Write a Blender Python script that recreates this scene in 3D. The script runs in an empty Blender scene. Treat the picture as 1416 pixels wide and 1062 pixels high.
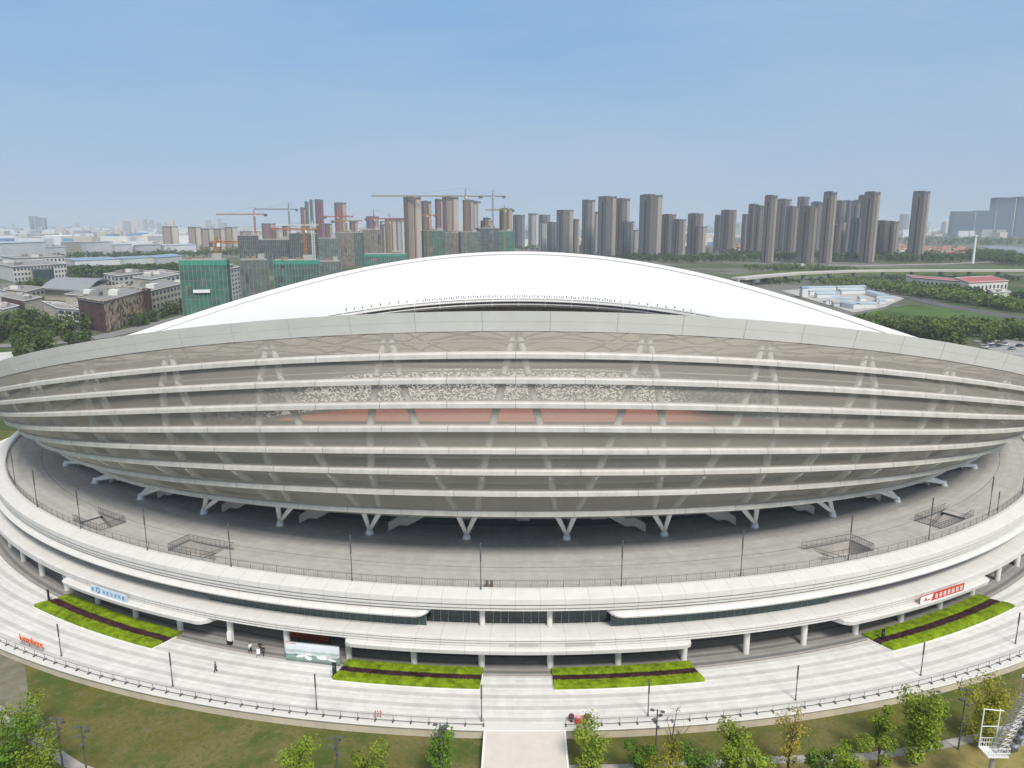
import bpy, math, random
from mathutils import Vector, Matrix
PI = math.pi
sin, cos, sqrt, radians = math.sin, math.cos, math.sqrt, math.radians
rnd = random.Random(7)
S = bpy.context.scene
COL = S.collection

# ------------------------------------------------------------------ camera
F_PX, HOR, H = 1042.0, 310.5, 63.0
PITCH = math.atan((531 - HOR) / F_PX)
YAW = math.atan(11.2 / F_PX)
CAMX = 0.5
cd = bpy.data.cameras.new('camera'); cam = bpy.data.objects.new('camera', cd); COL.objects.link(cam)
cd.sensor_width = 36; cd.lens = 36 * F_PX / 1416; cd.clip_start = 1; cd.clip_end = 60000
cam.location = (CAMX, 0, H); cam.rotation_euler = (PI / 2 - PITCH, 0, YAW)
S.camera = cam
GZ = -1.3

def ray(px, py):
    u, v = px - 708, py - 531
    fw = F_PX * cos(PITCH) - v * sin(PITCH); dn = F_PX * sin(PITCH) + v * cos(PITCH)
    x, y = u * cos(YAW) - fw * sin(YAW), u * sin(YAW) + fw * cos(YAW)
    return x, y, -dn
def at(px, py, z=GZ):                      # point of the plane z seen at a pixel
    x, y, d = ray(px, py); k = (z - H) / d
    return Vector((CAMX + x * k, y * k, z))
def atY(px, py, Y):                        # point at distance Y
    x, y, d = ray(px, py); k = Y / y
    return Vector((CAMX + x * k, Y, H + d * k))
def yrow(z, Y):                            # slope helper
    return (H - z) / Y

# ------------------------------------------------------------------ materials
def nodes(name):
    m = bpy.data.materials.new(name); m.use_nodes = True
    n = m.node_tree.nodes; l = m.node_tree.links
    return m, n, l, n['Principled BSDF']
def sc(c, k): return tuple(min(1, x * k) for x in c[:3]) + (1,)
MATC = {}
def mat(name, *a, **k):
    if name not in MATC: MATC[name] = mat_(name, *a, **k)
    return MATC[name]
def mat_(name, c, rough=.7, var=.12, scale=.6, spec=.3, metal=0, bump=0, scale2=None, rand=0, coords='Object', stretch=None):
    m, n, l, b = nodes(name)
    b.inputs['Roughness'].default_value = rough; b.inputs['Metallic'].default_value = metal
    b.inputs['Specular IOR Level'].default_value = spec
    tc = n.new('ShaderNodeTexCoord'); src = tc.outputs[coords]
    if stretch:
        mp = n.new('ShaderNodeMapping'); mp.inputs['Scale'].default_value = stretch; l.new(src, mp.inputs[0]); src = mp.outputs[0]
    nz = n.new('ShaderNodeTexNoise'); nz.inputs['Scale'].default_value = scale; nz.inputs['Detail'].default_value = 6; nz.inputs['Roughness'].default_value = .65
    l.new(src, nz.inputs['Vector'])
    rp = n.new('ShaderNodeValToRGB'); rp.color_ramp.elements[0].position = .3; rp.color_ramp.elements[1].position = .7
    rp.color_ramp.elements[0].color = sc(c, 1 - var); rp.color_ramp.elements[1].color = sc(c, 1 + var)
    l.new(nz.outputs[0], rp.inputs[0]); out = rp.outputs[0]
    if rand:
        oi = n.new('ShaderNodeObjectInfo'); hs = n.new('ShaderNodeHueSaturation')
        mr = n.new('ShaderNodeMapRange'); mr.inputs[3].default_value = 1 - rand; mr.inputs[4].default_value = 1 + rand
        l.new(oi.outputs['Random'], mr.inputs[0]); l.new(mr.outputs[0], hs.inputs['Value']); l.new(out, hs.inputs['Color']); out = hs.outputs[0]
    l.new(out, b.inputs['Base Color'])
    if bump:
        bp = n.new('ShaderNodeBump'); bp.inputs['Strength'].default_value = bump; l.new(nz.outputs[0], bp.inputs['Height']); l.new(bp.outputs[0], b.inputs['Normal'])
    return m
def math_n(n, l, op, a, b=None):
    k = n.new('ShaderNodeMath'); k.operation = op
    for i, x in enumerate((a, b)):
        if x is None: continue
        if isinstance(x, (int, float)): k.inputs[i].default_value = x
        else: l.new(x, k.inputs[i])
    return k.outputs[0]
def mixc(n, l, f, a, b):
    k = n.new('ShaderNodeMix'); k.data_type = 'RGBA'
    for i, x in ((0, f), (6, a), (7, b)):
        if isinstance(x, (int, float)): k.inputs[i].default_value = x
        elif isinstance(x, tuple): k.inputs[i].default_value = x
        else: l.new(x, k.inputs[i])
    return k.outputs[2]

M = {}
M['white'] = mat('white_cladding', (.72, .71, .68), .55, .05, .15)
M['white_panel'] = mat('rim_panel', (.70, .69, .66), .5, .05, .25)
M['band'] = mat('louvre_band', (.575, .555, .515), .5, .13, .5, stretch=(1, 1, .35))
def ring_joints(m, A, B, n_, wd, dark):
    """panel joints at even angles round the ring"""
    n, l = m.node_tree.nodes, m.node_tree.links; b = n['Principled BSDF']; src = b.inputs['Base Color'].links[0].from_socket
    tc = n.new('ShaderNodeTexCoord'); s = n.new('ShaderNodeSeparateXYZ'); l.new(tc.outputs['Object'], s.inputs[0])
    a = math_n(n, l, 'ARCTAN2', math_n(n, l, 'DIVIDE', s.outputs[0], A), math_n(n, l, 'DIVIDE', s.outputs[1], B))
    f = math_n(n, l, 'LESS_THAN', math_n(n, l, 'FRACT', math_n(n, l, 'MULTIPLY', a, n_ / (2 * PI))), wd)
    l.new(mixc(n, l, math_n(n, l, 'MULTIPLY', f, dark), src, (.2, .19, .18, 1)), b.inputs['Base Color'])
ring_joints(M['band'], 135, 114, 92, .014, .6)
M['lip'] = mat('podium_lip_stone', (.64, .625, .595), .6, .06, .35, stretch=(1, 1, 4))
M['concrete'] = mat('concrete', (.42, .40, .37), .85, .15, .4, bump=.1)
M['beige'] = mat('beige_render', (.50, .46, .40), .8, .12, .3)
M['column'] = mat('column_paint', (.68, .665, .63), .6, .06, .5)
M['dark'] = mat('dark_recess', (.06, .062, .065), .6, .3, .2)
M['steel'] = mat('galvanised_steel', (.38, .38, .38), .45, .12, 2, metal=.3)
M['darksteel'] = mat('dark_grey_steel', (.12, .12, .122), .5, .2, 2, metal=.2)
M['black'] = mat('black_paint', (.02, .02, .022), .5, .2, 2)
M['red'] = mat('red_paint', (.55, .06, .04), .55, .12, 2)
M['orange'] = mat('orange_letter', (.75, .14, .03), .5, .1, 2)
M['whitepaint'] = mat('white_paint', (.78, .78, .77), .5, .05, 1)
M['blue'] = mat('blue_paint', (.05, .22, .48), .5, .15, 1)
M['teal'] = mat('teal_glass', (.03, .062, .06), .15, .35, .25, spec=.6)
M['glass'] = mat('dark_glass', (.016, .024, .03), .08, .35, .15, spec=.6)
M['mullion'] = mat('mullion', (.22, .25, .27), .5, .1, 1)
M['lawn'] = None
def leafmat(name, c, dark=.5, rand=.12):
    m, n, l, b = nodes(name)
    tc = n.new('ShaderNodeTexCoord'); nz = n.new('ShaderNodeTexNoise'); nz.inputs['Scale'].default_value = .9; nz.inputs['Detail'].default_value = 5
    l.new(tc.outputs['Object'], nz.inputs[0])
    rp = n.new('ShaderNodeValToRGB'); rp.color_ramp.elements[0].position = .32; rp.color_ramp.elements[1].position = .68
    rp.color_ramp.elements[0].color = sc(c, dark); rp.color_ramp.elements[1].color = sc(c, 1.45)
    l.new(nz.outputs[0], rp.inputs[0])
    oi = n.new('ShaderNodeObjectInfo'); hs = n.new('ShaderNodeHueSaturation')
    mr = n.new('ShaderNodeMapRange'); mr.inputs[3].default_value = 1 - rand; mr.inputs[4].default_value = 1 + rand
    l.new(oi.outputs['Random'], mr.inputs[0]); l.new(mr.outputs[0], hs.inputs['Value']); l.new(rp.outputs[0], hs.inputs['Color'])
    l.new(hs.outputs[0], b.inputs['Base Color']); b.inputs['Roughness'].default_value = .7; b.inputs['Specular IOR Level'].default_value = .2
    tr = n.new('ShaderNodeBsdfTranslucent'); l.new(hs.outputs[0], tr.inputs[0])
    mx = n.new('ShaderNodeMixShader'); mx.inputs[0].default_value = .35
    l.new(b.outputs[0], mx.inputs[1]); l.new(tr.outputs[0], mx.inputs[2]); l.new(mx.outputs[0], n['Material Output'].inputs[0])
    return m
M['leaf'] = leafmat('leaf_green', (.235, .31, .035), .5)
M['leaf_dark'] = leafmat('leaf_dark_green', (.13, .23, .03), .5)
M['leaf_yellow'] = leafmat('leaf_yellow_green', (.29, .30, .03), .45)
M['leaf_gold'] = leafmat('leaf_gold', (.40, .33, .06))
M['leaf_far'] = leafmat('far_foliage', (.075, .125, .035))
M['leaf_far2'] = leafmat('far_foliage_light', (.135, .19, .045))
M['bark'] = mat('bark', (.085, .065, .05), .9, .3, 3)
M['hedge'] = leafmat('hedge_leaf', (.25, .35, .012), .62, .05)
M['purple'] = leafmat('purple_leaf', (.075, .03, .042), .5, .08)

# roof membrane : white woven fabric that lets a little light through
m, n, l, b = nodes('roof_membrane'); b.inputs['Base Color'].default_value = (.86, .86, .85, 1); b.inputs['Roughness'].default_value = .5
tr = n.new('ShaderNodeBsdfTranslucent'); tr.inputs[0].default_value = (.85, .74, .58, 1)
mx = n.new('ShaderNodeMixShader'); mx.inputs[0].default_value = .17
l.new(b.outputs[0], mx.inputs[1]); l.new(tr.outputs[0], mx.inputs[2]); l.new(mx.outputs[0], n['Material Output'].inputs[0]); M['membrane'] = m
# perforated facade mesh
m, n, l, b = nodes('facade_perforated_mesh')
tc = n.new('ShaderNodeTexCoord'); nz = n.new('ShaderNodeTexNoise'); nz.inputs['Scale'].default_value = .12; nz.inputs['Detail'].default_value = 3
l.new(tc.outputs['Object'], nz.inputs[0])
b.inputs['Base Color'].default_value = (.47, .44, .385, 1); b.inputs['Roughness'].default_value = .6
tp = n.new('ShaderNodeBsdfTransparent'); mx = n.new('ShaderNodeMixShader')
mr = n.new('ShaderNodeMapRange'); mr.inputs[1].default_value = .3; mr.inputs[2].default_value = .7; mr.inputs[3].default_value = .43; mr.inputs[4].default_value = .50
l.new(nz.outputs[0], mr.inputs[0]); l.new(mr.outputs[0], mx.inputs[0])
l.new(tp.outputs[0], mx.inputs[1]); l.new(b.outputs[0], mx.inputs[2]); l.new(mx.outputs[0], n['Material Output'].inputs[0]); M['mesh'] = m
# seats : random white, grey and dark seats
m, n, l, b = nodes('stadium_seats')
tc = n.new('ShaderNodeTexCoord'); vo = n.new('ShaderNodeTexVoronoi'); vo.inputs['Scale'].default_value = 1.75
mp = n.new('ShaderNodeMapping'); mp.inputs['Scale'].default_value = (1, 1, .01); l.new(tc.outputs['Object'], mp.inputs[0]); l.new(mp.outputs[0], vo.inputs['Vector'])
sp = n.new('ShaderNodeSeparateColor'); l.new(vo.outputs['Color'], sp.inputs[0])
rp = n.new('ShaderNodeValToRGB'); rp.color_ramp.interpolation = 'CONSTANT'
e = rp.color_ramp.elements; e[0].color = (.05, .055, .055, 1); e[1].position = .4; e[1].color = (.16, .16, .15, 1)
q = e.new(.58); q.color = (.50, .50, .46, 1)
l.new(sp.outputs[0], rp.inputs[0]); l.new(rp.outputs[0], b.inputs['Base Color']); b.inputs['Roughness'].default_value = .6; M['seats'] = m

def stone(name, c1, c2, A, B, period, frac, cell=1.2, line=.75):
    """paving laid in rings round the stadium: bands of two stones, joints, stains"""
    m, n, l, b = nodes(name)
    tc = n.new('ShaderNodeTexCoord'); s = n.new('ShaderNodeSeparateXYZ'); l.new(tc.outputs['Object'], s.inputs[0])
    xx = math_n(n, l, 'DIVIDE', s.outputs[0], A); yy = math_n(n, l, 'DIVIDE', s.outputs[1], B)
    r = math_n(n, l, 'SQRT', math_n(n, l, 'ADD', math_n(n, l, 'MULTIPLY', xx, xx), math_n(n, l, 'MULTIPLY', yy, yy)))
    r = math_n(n, l, 'MULTIPLY', r, B)
    an = math_n(n, l, 'MULTIPLY', math_n(n, l, 'ARCTAN2', xx, yy), A)
    nz = n.new('ShaderNodeTexNoise'); nz.inputs['Scale'].default_value = .22; nz.inputs['Detail'].default_value = 8; nz.inputs['Roughness'].default_value = .7; l.new(tc.outputs['Object'], nz.inputs[0])
    ff = math_n(n, l, 'FRACT', math_n(n, l, 'DIVIDE', r, period))
    band = math_n(n, l, 'LESS_THAN', ff, frac)
    thin = math_n(n, l, 'LESS_THAN', math_n(n, l, 'ABSOLUTE', math_n(n, l, 'SUBTRACT', ff, frac + .28)), .05)
    band = math_n(n, l, 'MAXIMUM', band, math_n(n, l, 'MULTIPLY', thin, .4))
    colr = mixc(n, l, band, c1 + (1,), c2 + (1,))
    # per-slab tone
    cv = n.new('ShaderNodeCombineXYZ'); l.new(math_n(n, l, 'FLOOR', math_n(n, l, 'DIVIDE', r, cell * .5)), cv.inputs[0]); l.new(math_n(n, l, 'FLOOR', math_n(n, l, 'DIVIDE', an, cell)), cv.inputs[1])
    wn = n.new('ShaderNodeTexWhiteNoise'); l.new(cv.outputs[0], wn.inputs[0])
    v = math_n(n, l, 'ADD', math_n(n, l, 'MULTIPLY', wn.outputs[0], .09), math_n(n, l, 'ADD', math_n(n, l, 'MULTIPLY', nz.outputs[0], .42), .745))
    # radial streaks of wear
    cs = n.new('ShaderNodeCombineXYZ'); l.new(math_n(n, l, 'MULTIPLY', r, .12), cs.inputs[0]); l.new(math_n(n, l, 'MULTIPLY', an, .5), cs.inputs[1])
    n2 = n.new('ShaderNodeTexNoise'); n2.inputs['Scale'].default_value = 1.4; n2.inputs['Detail'].default_value = 4; l.new(cs.outputs[0], n2.inputs[0])
    v = math_n(n, l, 'MULTIPLY', v, math_n(n, l, 'ADD', math_n(n, l, 'MULTIPLY', n2.outputs[0], .24), .88))
    hs = n.new('ShaderNodeHueSaturation'); l.new(colr, hs.inputs['Color']); l.new(v, hs.inputs['Value'])
    l.new(hs.outputs[0], b.inputs['Base Color']); b.inputs['Roughness'].default_value = .75; b.inputs['Specular IOR Level'].default_value = .3
    return m
ring_joints(M['lip'], 136, 118, 240, .03, .3)
M['plaza'] = stone('plaza_stone', (.65, .635, .61), (.51, .495, .475), 154, 130.9, 2.42, .33)
M['terrace'] = stone('terrace_stone', (.43, .42, .40), (.40, .39, .37), 131, 114.7, 3.1, .3)
M['plinth'] = stone('ground_floor_stone', (.29, .28, .265), (.17, .165, .16), 133, 117, 2.0, .3)  # dark paving bands; stone also darkened in place of shade under the podium

# ------------------------------------------------------------------ mesh helper
class MB:
    def __init__(s): s.v = []; s.f = []; s.mi = []; s.cur = 0
    def add(s, vs, fs):
        o = len(s.v); s.v += [tuple(p) for p in vs]
        for f in fs: s.f.append(tuple(i + o for i in f)); s.mi.append(s.cur)
        return s
    def box(s, c, d, rz=0, taper=1):
        x, y, z = d[0] / 2, d[1] / 2, d[2] / 2; cr, sr = cos(rz), sin(rz); vs = []
        for k, t in ((-1, 1), (1, taper)):
            for a, b_ in ((-1, -1), (1, -1), (1, 1), (-1, 1)):
                px, py = a * x * t, b_ * y * t
                vs.append((c[0] + px * cr - py * sr, c[1] + px * sr + py * cr, c[2] + k * z))
        return s.add(vs, [(3, 2, 1, 0), (4, 5, 6, 7), (0, 1, 5, 4), (1, 2, 6, 5), (2, 3, 7, 6), (3, 0, 4, 7)])
    def prism(s, poly, z0, z1):
        k = len(poly); vs = [(p[0], p[1], z0) for p in poly] + [(p[0], p[1], z1) for p in poly]
        return s.add(vs, [tuple(range(k - 1, -1, -1)), tuple(range(k, 2 * k))] + [(i, (i + 1) % k, k + (i + 1) % k, k + i) for i in range(k)])
    def tube(s, p0, p1, r0, r1=None, k=6, cap=True):
        r1 = r0 if r1 is None else r1; p0 = Vector(p0); p1 = Vector(p1); d = (p1 - p0)
        if d.length < 1e-6: return s
        d.normalize(); up = Vector((0, 0, 1)) if abs(d.z) < .95 else Vector((1, 0, 0)); a = d.cross(up).normalized(); b_ = d.cross(a)
        vs = []
        for p, r in ((p0, r0), (p1, r1)):
            for i in range(k):
                t = 2 * PI * i / k; vs.append(p + a * (r * cos(t)) + b_ * (r * sin(t)))
        fs = [(i, (i + 1) % k, k + (i + 1) % k, k + i) for i in range(k)]
        if cap: fs += [tuple(range(k - 1, -1, -1)), tuple(range(k, 2 * k))]
        return s.add(vs, fs)
    def path(s, pts, r, k=5):
        for a, b_ in zip(pts, pts[1:]): s.tube(a, b_, r, r, k, False)
        return s
    def sweep(s, rings, closed=False, caps=False):
        n_ = len(rings[0]); vs = [p for r in rings for p in r]; fs = []
        for i in range(len(rings) - 1):
            for j in range(n_ if closed else n_ - 1):
                a, b_ = i * n_ + j, i * n_ + (j + 1) % n_
                fs.append((a, b_, b_ + n_, a + n_))
        if caps: fs += [tuple(range(n_)), tuple((len(rings) - 1) * n_ + j for j in range(n_ - 1, -1, -1))]
        return s.add(vs, fs)
    def lathe(s, prof, c=(0, 0, 0), k=10):
        return s.sweep([[(c[0] + r * cos(2 * PI * i / k), c[1] + r * sin(2 * PI * i / k), c[2] + z) for r, z in prof] for i in range(k + 1)])
    def card(s, p, n_, size, rr):
        n_ = Vector(n_).normalized(); a = n_.orthogonal().normalized(); a.rotate(Matrix.Rotation(rr.random() * 6.28, 3, n_)); b_ = n_.cross(a)
        w = size * (.6 + .5 * rr.random()); h = size * (.5 + .4 * rr.random()); p = Vector(p)
        return s.add([p - a * w, p - b_ * h, p + a * w, p + b_ * h + n_ * (.25 * size)], [(0, 1, 2, 3)])
    def build(s, name, m, parent=None, smooth=False):
        me = bpy.data.meshes.new(name); me.from_pydata(s.v, [], s.f); me.validate()
        ms = m if isinstance(m, (list, tuple)) else [m]
        for x in ms: me.materials.append(x)
        if len(ms) > 1 and len(s.mi) == len(me.polygons): me.polygons.foreach_set('material_index', s.mi)
        if smooth: me.polygons.foreach_set('use_smooth', [True] * len(me.polygons))
        me.update(); o = bpy.data.objects.new(name, me); COL.objects.link(o)
        if parent is not None: o.parent = parent
        return o

def tag(o, label=None, cat=None, group=None, kind=None):
    if label: o['label'] = label
    if cat: o['category'] = cat
    if group: o['group'] = group
    if kind: o['kind'] = kind
    return o
def thing(name, loc, label, cat, rz=0, group=None):
    o = bpy.data.objects.new(name, None); COL.objects.link(o); o.location = loc; o.rotation_euler = (0, 0, rz); o.empty_display_size = .5
    return tag(o, label, cat, group)
KIDS = {}
def kids(o): return [c for c in bpy.data.objects if c.parent is o]
def copy_tree(o, loc=None, rz=None, label=None, parent=None, scale=None, kd=None):
    c = o.copy(); COL.objects.link(c); c.parent = parent
    if loc is not None: c.location = loc
    if rz is not None: c.rotation_euler = (0, 0, rz)
    if scale is not None: c.scale = scale if isinstance(scale, tuple) else (scale,) * 3
    if label: c['label'] = label
    key = o.name
    if key not in KIDS: KIDS[key] = kids(o)
    for ch in KIDS[key]: copy_tree(ch, parent=c)
    return c

# ================================================================== STADIUM
YC = 215.5
AR, BR, ZR0, ZRA = 135.0, 114.6, 38.4, 13.25
AB, BB, ZB0, ZBA = 110.7, 107.3, 14.9, 4.1
def zr(p): return ZR0 + ZRA * cos(2 * p)
def zb(p): return max(12.4, ZB0 + ZBA * cos(2 * p))
def el(a, b, p, z): return (a * sin(p), -b * cos(p), z)
def surf(p, t, d=0):
    bul = 4.6 * 4 * t * (1 - t)
    return el(AB + (AR - .7 - AB) * t + bul + d, BB + (BR - .7 - BB) * t + bul + d, p, zb(p) + (zr(p) - 2.8 - zb(p)) * t)
def aofb(b): return b + 16.2 + max(0, b - 117.5) * .5
def pb(b, p, z): return (aofb(b) * sin(p), -b * cos(p), z)
def seq(a, b, k): return [a + (b - a) * i / k for i in range(k + 1)]
FULL = seq(-PI, PI, 240)

stad = thing('stadium', (0, YC, 0), 'huge white oval stadium with banded mesh facade and bright white saddle roof', 'stadium')
# roof fascia ring
mb = MB(); rings = []
for p in FULL:
    z = zr(p)
    rings.append([el(AR - .05, BR - .05, p, z), el(AR - .75, BR - .75, p, z - 2.8), el(AR - 3.2, BR - 3.2, p, z - 3.0), el(AR - 3.0, BR - 3.0, p, z - 1.15), el(AR - .35, BR - .35, p, z - .04)])
mb.sweep(rings, closed=True); fascia = mb.build('roof_fascia', M['white_panel'], stad)
mb = MB()
for k in range(92):                                             # panel joints
    p = 2 * PI * (k + .5) / 92; a = el(AR - .02, BR - .02, p, zr(p) - .02); c = el(AR - .72, BR - .72, p, zr(p) - 2.78)
    mb.tube(a, c, .032, .032, 4)
for fr in (.5,):
    mb.path([el(AR - .04 - .7 * fr, BR - .04 - .7 * fr, p, zr(p) - 2.8 * fr) for p in FULL], .012, 4)
mb.build('panel_joints', mat('panel_joint', (.55, .54, .52), .7), fascia)
# gutter seam behind the ring beam
mb = MB(); mb.path([el(AR - 3.3, BR - 3.3, p, zr(p) - 1.1) for p in FULL], .22, 5); mb.build('roof_gutter', mat('gutter_grey', (.42, .42, .42), .6), stad)
# membrane
AI, BI, ZI0, ZIA = 72.0, 62.0, 34.8, 1.8
NV = 46
def memb(p, t, dz=0):
    z = (zr(p) - 1.25) * (1 - t) + (ZI0 + ZIA * cos(2 * p)) * t - 1.2 * 4 * t * (1 - t) * .5
    return el(AR - 3.1 + (AI - AR + 3.1) * t, BR - 3.1 + (BI - BR + 3.1) * t, p, z + dz)
mb = MB(); mb.sweep([[memb(p, t) for t in seq(0, 1, 8)] for p in FULL]); memo = mb.build('roof_membrane', M['membrane'], stad, True)
# radial cables and arches under the membrane
mb = MB(); arch = MB()
for k in range(NV):
    p0 = 2 * PI * k / NV; p1 = 2 * PI * (k + 1) / NV
    mb.path([memb(p0, t, -.5) for t in seq(0, 1, 5)], .14, 5)
    mb.tube(memb(p0, .02, -.6), memb(p1, .3, -1.0), .16); mb.tube(memb(p1, .02, -.6), memb(p0, .3, -1.0), .16)
    for t in (.12, .3, .55):
        arch.path([memb(p0 + (p1 - p0) * s_, t, -2.3 + 1.9 * 4 * s_ * (1 - s_)) for s_ in seq(0, 1, 8)], .11, 4)
mb.build('roof_cables', mat('roof_cable_steel', (.40, .35, .28), .6), stad); arch.build('roof_arches', mat('roof_arch_steel', (.38, .32, .25), .6), stad)
# inner ring catwalk with floodlights
mb = MB()
def inner(p, d, dz): return el(AI + d, BI + d, p, ZI0 + ZIA * cos(2 * p) + dz)
for d, dz, r in ((0, 0, .35), (-1.3, -.9, .3), (-.6, -2.2, .25)):
    mb.path([inner(p, d, dz) for p in FULL], r, 5)
mb.sweep([[inner(p, -.2, -.5), inner(p, -1.3, -.5)] for p in FULL])
for k in range(NV): p = 2 * PI * k / NV; mb.tube(inner(p, 0, .9), inner(p, -.6, -2.8), .16)
ring = mb.build('inner_ring', M['whitepaint'], stad)
mb = MB(); mb.sweep([[inner(p, -.35, -1.05), inner(p, -.75, -3.0)] for p in FULL]); mb.build('inner_ring_fascia', mat('ring_grey', (.10, .097, .092), .6), ring)
fl = MB(); fl.box((0, 0, .6), (.12, .12, 1.2)); fl.box((0, .15, 1.35), (.30, .3, .7)); fl.box((0, -.02, 1.35), (.34, .06, .78)); fl0 = None
for k in range(98):
    g = (k // 4) * 4; kk = k - 48.5; p = PI + radians(kk * .72 + (0 if abs(kk) < 40 else (abs(kk) - 40) * 2.2 * (1 if kk > 0 else -1)) + (.25 if k % 5 == 0 else 0))
    x, y, z = inner(p, -.2, -.35)
    if fl0 is None: fl0 = fl.build('floodlight', M['darksteel'], ring); o = fl0
    else: o = fl0.copy(); COL.objects.link(o); o.parent = ring
    o.location = (x, y, z); o.rotation_euler = (0, 0, p + PI); q_ = rnd.uniform(.65, .95); o.scale = (.75, .75, q_)
# facade mesh
TS = seq(0, 1, 14)
FR = seq(-radians(150), radians(150), 220)
mb = MB(); mb.sweep([[surf(p, t, -.2) for t in TS] for p in FR]); mb.build('facade_mesh', M['mesh'], stad, True)
# facade bands : solve their height from the picture rows at the centre line
rows = [492.5, 527.5, 561.5, 594.5, 625.5, 655, 684.5, 712.5]
for py in rows:
    x, y, d = ray(714, py); lo, hi = -.1, 1.1
    for _ in range(40):
        t = (lo + hi) / 2; q = surf(0, t, .6); zz = H + d / y * (q[1] + YC)
        if q[2] < zz: lo = t
        else: hi = t
    rings = []
    for p in FR:
        h = .43 + .08 * cos(p)
        c0 = surf(p, t, -.6); rings.append([(c0[0], c0[1], c0[2] + h * .95)] + [(lambda q: (q[0], q[1], q[2] + dz))(surf(p, t, dd)) for dd, dz in ((.36, h * .8), (.46, h * .5), (.46, -h * .65), (.3, -h * .8))] + [(c0[0], c0[1], c0[2] - h * .8)])
    MB().sweep(rings).build('facade_band', M['band'], stad)
# V columns
ZT = 11.25; AVB, BVB = 124.0, 97.0; VSTEP = 16.75
def vphi(k):
    """angle of the ring point k column steps (measured along the ring) from the front"""
    s_, p, d = 0., 0., .002; goal = abs(k) * VSTEP
    while s_ < goal: s_ += d * sqrt((AVB * cos(p)) ** 2 + (BVB * sin(p)) ** 2); p += d
    return p if k > 0 else -p
def vfoot(p, z=ZT): return el(AVB, BVB, p, z)
for k in range(-13, 13):
    p = vphi(k + .5); mb = MB(); f0 = Vector(vfoot(p))
    mb.lathe([(0, 0), (.75, 0), (.7, .25), (.45, .9), (.4, 1.1), (0, 1.1)], f0, 10)
    strut = MB()
    for sgn in (-1, 1):
        pts = [f0 + Vector((0, 0, .7))] + [Vector(surf(p + (vphi(k + .5 + sgn * .5) - p) * (.17 + .8 * t), t, -.7 - 1.8 * max(0, t - .45))) for t in (.03, .3, .55, .8, .985)]
        rr = [.34, .44, .56, .56, .5, .45]
        for i in range(len(pts) - 1): (strut if i else mb).tube(pts[i], pts[i + 1], rr[i], rr[i + 1], 8, False)
    col_ = mb.build('support_column', M['whitepaint'], stad, True); strut.build('facade_strut', mat('strut_paint', (.66, .64, .60), .6, .06, .5), col_, True)
# horizontal trusses behind the mesh
mb = MB()
for t in (.12, .26, .4, .54, .68, .82, .95):
    mb.path([surf(p, t, -1.1) for p in FR], .13, 5)
mb.build('facade_rails', mat('facade_rail', (.34, .32, .29), .6), stad)
# staircases under the facade
for k in range(1, 8):
    for sgn in (-1, 1):
        pa = vphi(sgn * (k + .5)) - sgn * .012; pb_ = vphi(sgn * (k - .5))
        A = Vector(el(AVB - 1.4, BVB - 1.4, pa, ZT)); Bp = Vector(el(AVB - 1.4, BVB - 1.4, pb_, ZT)); d = (Bp - A); L = d.length; d.normalize(); nrm = Vector((d.y, -d.x, 0)) if sgn < 0 else Vector((-d.y, d.x, 0))
        prof = [(1.3, .05), (3.2, 1.25), (4.8, 1.25), (8.6, 3.5), (10.2, 3.5), (14.2, 5.8)]
        mb = MB(); top = []; bot = []
        for s_, z in prof:
            for w, dz, arr in ((0, 0, None),): pass
        rings = []
        for s_, z in prof:
            q = A + d * s_
            rings.append([q + Vector((0, 0, z)), q + Vector((0, 0, z + 1.5)), q - nrm * 3.0 + Vector((0, 0, z + 1.5)), q - nrm * 3.0 + Vector((0, 0, z))])
        mb.sweep(rings, closed=True, caps=True)
        # stepped treads between the stringers
        for (s0, z0), (s1, z1) in (((1.3, .05), (3.2, 1.25)), ((4.8, 1.25), (8.6, 3.5)), ((10.2, 3.5), (14.2, 5.8))):
            nst = int((z1 - z0) / .17)
            for i in range(nst):
                q = A + d * (s0 + (s1 - s0) * (i + .5) / nst) - nrm * 1.5
                mb.box(q + Vector((0, 0, z0 + (z1 - z0) * (i + .5) / nst + 1.3)), ((s1 - s0) / nst, 2.6, .5), math.atan2(d.y, d.x))
        mb.build('staircase', M['beige'], stad)
# dark concourse wall under the facade, outer bowl wall, ceiling
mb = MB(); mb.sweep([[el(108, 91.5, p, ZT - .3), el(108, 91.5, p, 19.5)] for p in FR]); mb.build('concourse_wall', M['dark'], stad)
mb = MB(); mb.sweep([[el(AB - .6, BB - .8, p, zb(p) + .2), el(111, 99.5, p, zb(p) + 1.6), el(108.3, 91.8, p, zb(p) + 1.7)] for p in FR]); mb.build('concourse_ceiling', M['concrete'], stad)
def zt_(p): return 25 + 6.4 * cos(2 * p)
mb = MB()
mb.sweep([[el(111.2, 99.7, p, 17), el(112.4, 99.9, p, zt_(p) + .9), el(111.9, 99.4, p, zt_(p) + .9), el(111.9, 99.4, p, zt_(p) - .5)] for p in FR])
mb.build('bowl_wall', mat('bowl_wall_concrete', (.40, .375, .33), .85, .2, .08), stad)
mb = MB()
for f in (.3, .55, .8):
    mb.sweep([[el(112.2, 99.9, p, 15 + (zt_(p) - 15) * f), el(112.2 + 4.5, 99.9 + 4, p, 15 + (zt_(p) - 15) * f), el(112.2 + 4.5, 99.9 + 4, p, 15 + (zt_(p) - 15) * f - .6), el(112.2, 99.9, p, 15 + (zt_(p) - 15) * f - .6)] for p in FR])
mb.build('gallery_floors', M['concrete'], stad)
gd_ = mat('gallery_door', (.2, .19, .18), .7, .3, .5)
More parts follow.
